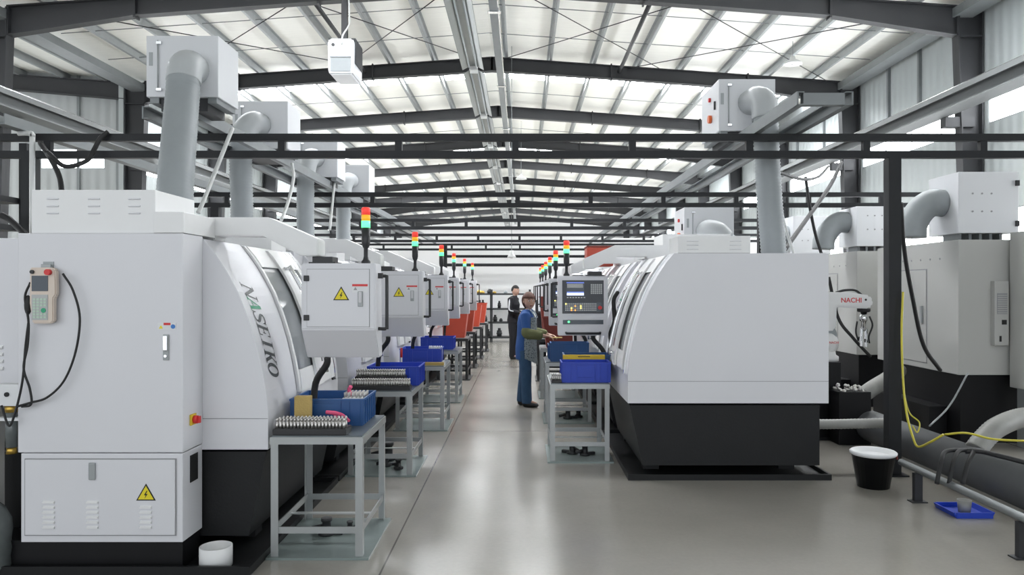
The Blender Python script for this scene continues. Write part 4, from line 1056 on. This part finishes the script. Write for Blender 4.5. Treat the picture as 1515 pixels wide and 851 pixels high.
for i, (x0, x1, lab) in enumerate(((1392,1386,'left'),(1410,1404,'middle'),(1432,1424,'right'))):
    conduit('loop_hose', [at(1430,666,5.45),at(x0+8,668,5.42),at(x0,685,5.35),at(x1,716,5.3)], .016, 'rubber', lab + ' of three short black hoses hanging over the thick dark duct', 'hose')
conduit('loop_hose', [at(1428,668,5.45),at(1450,668,5.4),at(1480,675,5.3),at(1530,688,5.2)], .018, 'rubber', 'black hose running along the top of the thick duct to the right edge', 'hose')
conduit('probe_rod', [at(1432,552,7.0),at(1405,600,6.9),(3.70,6.75,.40)], .008, 'galvd', 'thin grey rod leaning before the black base at right', 'rod')

cable('panel_conduit', [at(914,432,7.95),at(908,445,7.9),at(909,475,7.88),at(903,497,7.86),at(910,530,7.9),at(925,560,8.0)], .022, 'rubber', 'black cable conduit hanging between the lit panel and the right lathe', 'cable')
# ------------------------------------------------------------------ left edge
o = thing('side_unit', 'white electrical unit with louvres at the left edge, behind the nearest cabinet', 'cabinet', (-3.55,4.72,0))
part('body', MB().box(-.45,.42,0,.22,.88,1.97,.006), 'white', o)
part('leg', MB().box(-.40,-.34,.03,.2,0,.88), 'cream', o); part('leg', MB().box(.34,.40,.03,.2,0,.88), 'cream', o)
n_ = part('notice', MB().box(.04,.21,-.002,0,1.60,1.82), 'slot', o); part('red_band', MB().box(.04,.21,-.003,-.001,1.805,1.82), 'signalred', n_); part('green_line', MB().box(.04,.21,-.003,-.001,1.735,1.74), 'logogreen', n_)
mb = MB()
for i in range(5): mb.box(.06,.22,-.002,-.0,1.68-.014*i-.03,1.684-.014*i-.03)
part('text_lines', mb.move((0,-.001,0)), 'seam', n_)
mb = MB()
for i in range(4):
    z = 1.13+.045*i; mb.prism([(0,z),(-.014,z+.006),(-.014,z+.014),(0,z+.026)], .03, .26, 'x')
part('vent_louvers', mb, 'white2', o)
part('catch', MB().box(.14,.20,-.012,0,1.91,1.945,.003), 'ink', o)
o = thing('filter_unit', 'small white air filter with brass fittings at the left edge', 'air filter', (-3.03,4.42,0))
part('post', MB().box(-.20,-.10,.02,.08,.013,1.02), 'cream', o)
part('block', MB().box(-.10,.04,0,.08,.95,1.08,.004), 'paper', o); part('brass_ring', MB().cyl((-.03,.04,.91),(-.03,.04,.95),.036,n=16), 'brass', o)
part('cup', MB().cyl((-.03,.04,.70),(-.03,.04,.91),.032,n=16), 'glassclear', o); part('flange', MB().box(-.14,.05,0,.08,.862,.88), 'paper', o); part('drain', MB().cyl((-.03,.04,.66),(-.03,.04,.70),.03,.026,n=14), 'brass', o)
part('gauge_screw', MB().cyl((-.03,-.008,1.02),(-.03,0,1.02),.014,n=10), 'ink', o)
o = thing('gas_bottle', 'clear crinkled bottle standing on the floor at the left edge', 'bottle', (-3.08,4.32,.012))
part('body', MB().lathe([(.09,0),(.105,.03),(.10,.08),(.108,.13),(.10,.18),(.106,.24),(.10,.30),(.07,.36),(.03,.40),(.03,.43)], n=20), 'glassclear', o); part('cap', MB().cyl((0,0,.43),(0,0,.455),.033,n=14), 'slot', o)
o = thing('coolant_tank', 'black coolant tank in the dark behind the left cabinet', 'tank', (-3.78,5.0,0))
part('tank', MB().box(-.5,.40,0,.9,0,.58,.01), 'pit', o); part('lid', MB().box(-.48,.38,.02,.88,.581,.62,.006), 'cast', o)
part('pump', MB().lathe([(.06,.62),(.06,.74),(.08,.75),(.08,.79)], (.05,.2,0), 14), 'black', o)
# racking beyond the left posts
o = thing('storage_rack', 'dark storage rack beyond the posts at the left edge', 'rack', (-7.1,9.2,0))
for x in (-.75, .75):
    for y in (-.3, .3): part('post', MB().box(x-.05,x+.05,y-.04,y+.04,0,3.5), 'frame', o)
for z in (1.0, 1.7, 2.45, 2.8): part('beam', MB().box(-.70,.70,-.34,.34,z-.07,z), 'frame', o)
part('stored_box', MB().box(-.6,.2,-.25,.25,1.70,2.2,.01), 'struct', o)
part('stored_box', MB().box(-.55,.4,-.25,.25,2.45,2.70,.01), 'greywhite', o)
solo('white_pipe', MB().tube(bez([(-.12,0,3.0),(-.03,0,3.0),(0,0,2.97),(0,0,2.7),(0,0,0)],5), .022, 10), 'whitehose', 'white pipe with an elbow on the leftmost black post', 'pipe', (-4.26,6.47,0))
cable('power_cable', [at(2,318,6.4),at(14,325,6.4),at(30,340,6.35),at(43,352,6.3)], .028, 'rubber', 'thick black cable dipping behind the left cabinet top', 'cable')

# ------------------------------------------------------------------ far end shelf with goods
o = thing('steel_shelf', 'black steel shelf against the far white partition', 'shelf', (-.95,23.2,0))
for x in (-1.15, .0, 1.2):
    for y in (-.28, .28): part('post', MB().box(x-.03,x+.03,y-.03,y+.03,0,1.62), 'shelfblack', o)
for z in (.16, .62, 1.04, 1.50): part('board', MB().box(-1.18,1.24,-.31,.31,z-.05,z), 'shelfblack', o)
random.seed(5); G = []
for z, lab, xs in ((.16,'bottom',(-.1,.25)),(.62,'second',(-.95,-.75,-.42,-.30,-.18,.12,.3)),(1.04,'third',(-.45,-.36,-.26,.25)),(1.50,'top',(-1.05,-.6,-.5,-.38,-.28,-.05,.1,.45))):
    for i, x in enumerate(xs):
        h = random.uniform(.10,.30) if z < 1.4 else random.uniform(.06,.14); w = random.uniform(.09,.16)
        g = thing('stored_part', 'small dark part on the %s board of the far shelf, number %d from the left' % (lab, i+1), 'metal part', (-.95+x,23.15,z), 0, 'parts on the far shelf')
        m = 'partgrey' if z < 1.4 else random.choice(['hose','brass','partgrey','galvd'])
        part('body', MB().lathe([(w*.5,0),(w*.5,h*.7),(w*.3,h*.75),(w*.3,h)], n=10), m, g); part('collar', MB().lathe([(w*.58,h*.3),(w*.58,h*.45)], n=10), m, g)

# ------------------------------------------------------------------ people
def skin_mesh(name, verts, edges, radii, m, parent, sub=2, root=0, closed=True):
    """one continuous skinned surface over a joint skeleton"""
    me = bpy.data.meshes.new(name); bm = bmesh.new()
    lay = bm.verts.layers.skin.verify()
    vs = [bm.verts.new(v) for v in verts]
    for a, b in edges: bm.edges.new((vs[a], vs[b]))
    for v, r in zip(vs, radii): v[lay].radius = r if isinstance(r, (tuple, list)) else (r, r)
    vs[root][lay].use_root = True
    bm.to_mesh(me); bm.free()
    o = bpy.data.objects.new(name, me); COL.objects.link(o)
    s = o.modifiers.new('skin', 'SKIN'); s.use_smooth_shade = True; s.branch_smoothing = .4
    u = o.modifiers.new('sub', 'SUBSURF'); u.levels = u.render_levels = sub
    dg = bpy.context.evaluated_depsgraph_get(); new = bpy.data.meshes.new_from_object(o.evaluated_get(dg))
    bpy.data.objects.remove(o); bpy.data.meshes.remove(me)
    new.name = name; new.materials.clear(); new.materials.append(M[m])
    for f in new.polygons: f.use_smooth = True; f.material_index = 0
    if parent is None: return new
    o = bpy.data.objects.new(name, new); COL.objects.link(o); o.parent = parent
    return o
def chain(points, radii, name, m, parent, sub=2):
    n = len(points); return skin_mesh(name, points, [(i,i+1) for i in range(n-1)], radii, m, parent, sub)
def lerp(a, b, t): return V(a).lerp(V(b), t)

def hand(mb_v, e, r, wrist, d, up, side, grip=.5):
    """append palm and five fingers to a skeleton; d along the hand, up = back of the hand, side = thumb side"""
    w = len(mb_v)-1
    def add(p, rad, frm):
        mb_v.append(p); r.append(rad); e.append((frm, len(mb_v)-1)); return len(mb_v)-1
    palm = add(wrist+d*.045, (.030,.016), w); kn = add(wrist+d*.080, (.034,.013), palm)
    for k, (off, L) in enumerate(((.027,.072),(.009,.080),(-.009,.074),(-.027,.058))):
        b = add(wrist+d*.092+side*off, .0088, kn)
        dd = (d*math.cos(grip*.6)-up*math.sin(grip*.6)); p = add(mb_v[b]+dd*L*.45, .0080, b)
        dd = (d*math.cos(grip*1.3)-up*math.sin(grip*1.3)); q = add(mb_v[p]+dd*L*.32, .0074, p)
        dd = (d*math.cos(grip*1.8)-up*math.sin(grip*1.8)); add(mb_v[q]+dd*L*.25, .0064, q)
    t0 = add(wrist+d*.035+side*.030-up*.006, .0115, palm); t1 = add(mb_v[t0]+d*.030+side*.018-up*.010, .0098, t0); add(mb_v[t1]+d*.028+side*.004-up*.008, .0082, t1)

def person(label, loc, J, cl, hair, look, rz=0.0, scale=1.0):
    """J: joint positions; cl: clothing materials"""
    o = thing('person', label, 'person', loc, rz); o.scale = (scale,)*3
    v = []; e = []; r = []
    def add(p, rad, frm=None):
        v.append(V(p)); r.append(rad)
        if frm is not None: e.append((frm, len(v)-1))
        return len(v)-1
    pel = add(J['pelvis'], (.085,.075)); wa = add(J['waist'], (.085,.065), pel); ch = add(J['chest'], (.10,.075), wa)
    ut = add(lerp(J['chest'],J['neck'],.60), (.065,.05), ch); nk = add(J['neck'], .05, ut); n2 = add(lerp(J['neck'],J['head'],.45), .047, nk)
    for s in ('l','r'):
        sh = add(V(J['sh_'+s])-V((0,0,.02)), .034, ut); m1 = add(lerp(J['sh_'+s],J['el_'+s],.5), .036, sh); el = add(J['el_'+s], .034, m1)
        m2 = add(lerp(J['el_'+s],J['wr_'+s],.4), .032, el); wr = add(J['wr_'+s], (.028,.021), m2)
        d = (V(J['wr_'+s])-V(J['el_'+s])).normalized(); d = (d*.8+V(J.get('hd_'+s, tuple(d)))*.6).normalized()
        up = V(J.get('up_'+s,(0,0,1))); up = (up-d*up.dot(d)).normalized(); side = d.cross(up)*(1 if s == 'l' else -1)
        hand(v, e, r, V(J['wr_'+s]), d, up, side, J.get('grip_'+s,.5))
        hp_ = add(J['hip_'+s], .06, pel); t1 = add(lerp(J['hip_'+s],J['kn_'+s],.4), .055, hp_); kn = add(J['kn_'+s], .042, t1)
        c1_ = add(lerp(J['kn_'+s],J['an_'+s],.35), .040, kn); an = add(J['an_'+s], .032, c1_); add(J['toe_'+s], (.035,.022), an)
    body = skin_mesh('body', v, e, r, 'skin', o, 2)
    # head joined to the body mesh: ellipsoid skull with jaw, nose, brow and ears
    H = V(J['head']); hm = MB(); t = bmesh.new(); bmesh.ops.create_uvsphere(t, u_segments=24, v_segments=18, radius=1)
    for p in t.verts:                                # local: +x is the face direction
        q = p.co.copy(); x, y, z = q
        fz = max(0, -z)
        q.x = x*(.098-.012*fz) + (.012 if x > 0 else 0)*fz; q.y = y*(.076-.026*fz**1.5); q.z = z*.118-(.006 if x > 0 else 0)
        g = math.exp(-((y/.13)**2))*max(0, x)
        q.x += g*.024*math.exp(-((z+.12)/.16)**2)      # nose
        q.x -= .010*max(0, x)*math.exp(-((abs(y)-.38)/.18)**2)*math.exp(-((z-.06)/.14)**2)   # eye sockets
        q.x += .006*max(0,x)*math.exp(-((z+.52)/.10)**2)*math.exp(-((y/.3)**2))              # lips
        p.co = q
    for s in (-1, 1):
        bmesh.ops.create_uvsphere(t, u_segments=10, v_segments=8, radius=1, matrix=Matrix.Translation((-.005,s*.077,-.005)) @ Matrix.Diagonal((.020,.009,.031,1)))
    R = Matrix.Rotation(look[0], 4, 'Z') @ Matrix.Rotation(look[1], 4, 'Y')
    HM = Matrix.Translation(H) @ R
    t.transform(HM); t2 = bmesh.new(); t2.from_mesh(body.data); k = len(t2.faces)
    mp = {p: t2.verts.new(p.co) for p in t.verts}
    for f in t.faces:
        nf = t2.faces.new([mp[p] for p in f.verts]); nf.smooth = True
    t2.to_mesh(body.data); t2.free(); t.free()
    # eyes, brows, mouth
    mb = MB(); mw = MB(); ml = MB()
    for s in (-1, 1):
        mw.ball((.088,s*.030,.008), (.010,.015,.008), 10, 6); mb.ball((.096,s*.030,.008), (.005,.007,.007), 8, 6)
        mb.tube([(.090,s*.014,.028),(.093,s*.030,.033),(.083,s*.046,.027)], .0032, 6)
    ml.ball((.093,0,-.062), (.008,.024,.0065), 10, 6)
    for b_, nm, m in ((mw,'eyes','paper'),(mb,'pupils_and_brows','hairk'),(ml,'lips','darkred')):
        bmesh.ops.transform(b_.bm, matrix=HM, verts=b_.bm.verts[:]); part(nm, b_, m, o)
    # hair cap
    t = bmesh.new(); bmesh.ops.create_uvsphere(t, u_segments=28, v_segments=20, radius=1)
    hl = hair[1]
    rm = []
    for p in t.verts:
        x, y, z = p.co
        lo = (-.9 if hl > .5 else -.25) if x < .15 else (.42-.2*hl)
        if z < lo: rm.append(p)
        wv = 1+.02*math.sin(9*math.atan2(y, x))
        fz = max(0, -z)
        p.co = V((x*(.108+.004*hl)*wv-.006, y*(.086+.012*hl)*wv*(1-.12*fz), z*.128+.004))
    bmesh.ops.delete(t, geom=rm, context='VERTS')
    bmesh.ops.solidify(t, geom=t.faces[:], thickness=.012)
    t.transform(HM); mb = MB(); mb.add(t)
    for f in mb.bm.faces: f.smooth = True
    part('hair', mb, hair[0], o)
    # clothes: lofted torso and tapered limbs, fused to one surface each
    def loft(mb, rings, n=24):
        R_ = [[mb.bm.verts.new((cx+rx*math.cos(2*PI*k/n), cy+ry*math.sin(2*PI*k/n), z)) for k in range(n)] for cx, cy, z, rx, ry in rings]
        for p, q in zip(R_, R_[1:]):
            for k in range(n): mb.bm.faces.new([p[k], p[(k+1) % n], q[(k+1) % n], q[k]])
        mb.bm.faces.new(R_[0][::-1]); mb.bm.faces.new(R_[-1])
    def fused(name, mb, m, vox=.011):
        ob = bpy.data.objects.new(name, mb.mesh(name)); COL.objects.link(ob)
        r_ = ob.modifiers.new('r', 'REMESH'); r_.mode = 'VOXEL'; r_.voxel_size = vox; r_.use_smooth_shade = True
        sm_ = ob.modifiers.new('s', 'SMOOTH'); sm_.iterations = 4; sm_.factor = .5
        dg = bpy.context.evaluated_depsgraph_get(); new = bpy.data.meshes.new_from_object(ob.evaluated_get(dg)); bpy.data.objects.remove(ob)
        new.name = name; new.materials.clear(); new.materials.append(M[m])
        for f in new.polygons: f.use_smooth = True; f.material_index = 0
        ob = bpy.data.objects.new(name, new); COL.objects.link(ob); ob.parent = o; return ob
    P_, W_, C_, N_ = V(J['pelvis']), V(J['waist']), V(J['chest']), V(J['neck']); zs = (J['sh_l'][2]+J['sh_r'][2])/2; cs = (V(J['sh_l'])+V(J['sh_r']))/2
    bw = cl.get('w', 1.0); mb = MB()
    loft(mb, [(P_.x,P_.y,cl['hem'],.135,.188*bw), (P_.x,P_.y,P_.z,.138,.190*bw), (W_.x,W_.y,W_.z,.122,.166*bw), (C_.x,C_.y,C_.z,.132,.182*bw), (cs.x,cs.y,zs-.03,.112,.185*bw), (cs.x+.01,cs.y,zs+.035,.088,.145*bw), (lerp(cs,N_,.55).x,N_.y,zs+.075,.072,.095), (N_.x,N_.y,N_.z-.02,.062,.066), (N_.x+.004,N_.y,N_.z+.025,.062,.062)])
    for s in ('l','r'):
        S_, E_, W2 = V(J['sh_'+s]), V(J['el_'+s]), V(J['wr_'+s]); ins = S_.lerp(cs, .3)
        if cl.get('sleeve', 1.0) > .5:
            mb.tube([ins, S_, S_.lerp(E_,.5), E_, E_.lerp(W2,.5), E_.lerp(W2,.97)], [.066,.072,.062,.057,.052,.043], 14)
        else:
            mb.tube([ins, S_, S_.lerp(E_,.5), S_.lerp(E_,.98)], [.066,.072,.062,.056], 14)
            c_ = MB(); c_.tube(bez([S_.lerp(E_,.72), E_, E_.lerp(W2,.45), E_.lerp(W2,.84), E_.lerp(W2,.95)],5), [.062+.016*math.sin(PI*k/20)-.016*(k/20)-.012*max(0,k-15)/5 for k in range(21)], 16)
            fused('sleeve_cover', c_, cl['cover'], .009)
    fused('jacket', mb, cl['top'])
    mb = MB()
    loft(mb, [(P_.x,P_.y,P_.z+.07,.112,.155*bw), (P_.x,P_.y,P_.z,.122,.170*bw), (P_.x,P_.y,P_.z-.08,.115,.165*bw), (P_.x,P_.y,P_.z-.13,.080,.120*bw)])
    for s in ('l','r'):
        H_, K_, A_ = V(J['hip_'+s]), V(J['kn_'+s]), V(J['an_'+s])
        mb.tube([H_, H_.lerp(K_,.35), K_, K_.lerp(A_,.45), A_+V((.01,0,-.035))], [.092,.094,.077,.073,.074], 16)
    fused('trousers', mb, cl['legs'])
    for s in ('l','r'):
        A, T = V(J['an_'+s]), V(J['toe_'+s]); d = (T-A); d.z = 0; d.normalize()
        back = A-d*.055; z0 = .034
        chain([V((back.x,back.y,z0)), V((A.x,A.y,z0+.008)), V(((A.x+T.x)/2,(A.y+T.y)/2,z0+.002)), V((T.x,T.y,z0-.006))+d*.02], [(.042,.036),(.048,.050),(.048,.040),(.038,.026)], 'shoe', 'black', o)
    return o

# woman at the aisle: stands facing right, head turned to the viewer
Jw = dict(pelvis=(.0,0,.84), waist=(.005,0,1.00), chest=(.02,0,1.17), neck=(.045,-.01,1.335), head=(.055,-.02,1.475),
          sh_l=(.0,.16,1.285), sh_r=(.03,-.16,1.275), el_l=(.02,.22,1.04), el_r=(.06,-.215,1.03), wr_l=(.30,.12,1.0), wr_r=(.29,-.16,1.00),
          hd_l=(.9,-.3,-.1), hd_r=(.95,.25,-.12), grip_l=.55, grip_r=.75, up_l=(0,.25,1), up_r=(0,-.3,1),
          hip_l=(.0,.085,.80), hip_r=(.0,-.085,.80), kn_l=(-.03,.085,.46), kn_r=(.03,-.09,.46), an_l=(-.08,.09,.085), an_r=(.03,-.09,.085), toe_l=(.07,.09,.035), toe_r=(.19,-.11,.035))
wm = person('woman in a blue jacket and printed apron turning her head beside the right tables', (.05,10.45,0), Jw,
            dict(top='jacket', legs='jeans', cover='olive', sleeve=.3, hem=.66, w=.92), ('hairb', 1.0), (-1.0, .06), rz=-.2)
# apron front, bib and strap: panel following the belly
mb = MB(); t = bmesh.new(); n, mrows = 13, 15; grid = []
for j in range(mrows):
    z = 1.25-.62*j/(mrows-1); row = []
    half = 1.0 if z < 1.04 else .62
    for i in range(n):
        a = (i/(n-1)-.5)*2*half*1.45
        zz = min(1,max(0,(1.25-z)/.4)); cx = .02-.02*zz
        rx = .140+.02*zz; ry = .178+.012*zz
        low = max(0, (.84-z)*.10)
        drop = (.10*(1-abs(i/(n-1)-.5)*2)-.05)*(1 if j > 10 else 0)*(j-10)/4
        row.append(t.verts.new((cx+rx*math.cos(a)+low*.5, ry*math.sin(a), z-drop)))
    grid.append(row)
for j in range(mrows-1):
    for i in range(n-1): t.faces.new([grid[j][i],grid[j+1][i],grid[j+1][i+1],grid[j][i+1]]).smooth = True
bmesh.ops.solidify(t, geom=t.faces[:], thickness=.008)
mb.add(t)
part('apron', mb, 'apron', wm)
part('apron_strap', MB().tube(bez([(.155,-.09,1.24),(.11,-.085,1.33),(.05,-.06,1.365)],5), .010, 6).tube(bez([(.155,.09,1.24),(.11,.075,1.33),(.05,.04,1.365)],5), .010, 6), 'apron', wm)
solo('sheet', MB().box(-.09,.09,-.05,.05,0,.012,.003), 'foam', 'pale strip of card held in the hands of the woman', 'card', (.47,10.27,.965), rz=-.1)

Jm = dict(pelvis=(0,0,.92), waist=(.01,0,1.09), chest=(.02,0,1.28), neck=(.03,0,1.46), head=(.055,0,1.60),
          sh_l=(.0,.18,1.40), sh_r=(.0,-.18,1.40), el_l=(-.02,.23,1.13), el_r=(.01,-.24,1.13), wr_l=(.18,.15,1.05), wr_r=(.22,-.14,1.08),
          hip_l=(0,.09,.88), hip_r=(0,-.09,.88), kn_l=(0,.10,.49), kn_r=(.02,-.10,.49), an_l=(-.02,.10,.085), an_r=(0,-.10,.085), toe_l=(.13,.12,.035), toe_r=(.15,-.12,.035))
m1 = person('man in black with a white sleeve stripe standing at the far end of the aisle', (-.20,17.5,0), Jm, dict(top='blackcloth', legs='blackcloth', hem=.84), ('hairk', .1), (-.30, .12), rz=-.35)
part('sleeve_stripe', MB().tube(bez([(.0,-.225,1.43),(.0,-.265,1.30),(.01,-.29,1.16),(.10,-.255,1.12)],5), [.012]*3+[.017]*8+[.014]*5, 8), 'stripe', m1)
m2 = person('man in dark clothes half hidden behind the woman', (.46,17.2,0), Jm, dict(top='blackcloth', legs='blackcloth', hem=.84), ('hairb', .1), (-.55, .05), rz=-.5, scale=.965)

# ------------------------------------------------------------------ camera and daylight
cam = bpy.data.cameras.new('camera'); co = bpy.data.objects.new('camera', cam); COL.objects.link(co)
cam.sensor_width = 36; cam.lens = 36*F/1515; cam.clip_end = 300
cam.shift_x = -(VX-757.5)/1515; cam.shift_y = (VY-425.5)/1515
co.location = (0,0,EYE); co.rotation_euler = (PI/2,0,0)
S.camera = co
wd = bpy.data.worlds.new('overcast'); S.world = wd; wd.use_nodes = True
bg = wd.node_tree.nodes['Background']; bg.inputs['Color'].default_value = (.90,.95,1.0,1); bg.inputs['Strength'].default_value = .9
S.view_settings.view_transform = 'Standard'; S.view_settings.look = 'None'; S.view_settings.gamma = 1; S.view_settings.use_curve_mapping = False
S.view_settings.exposure = 1.03
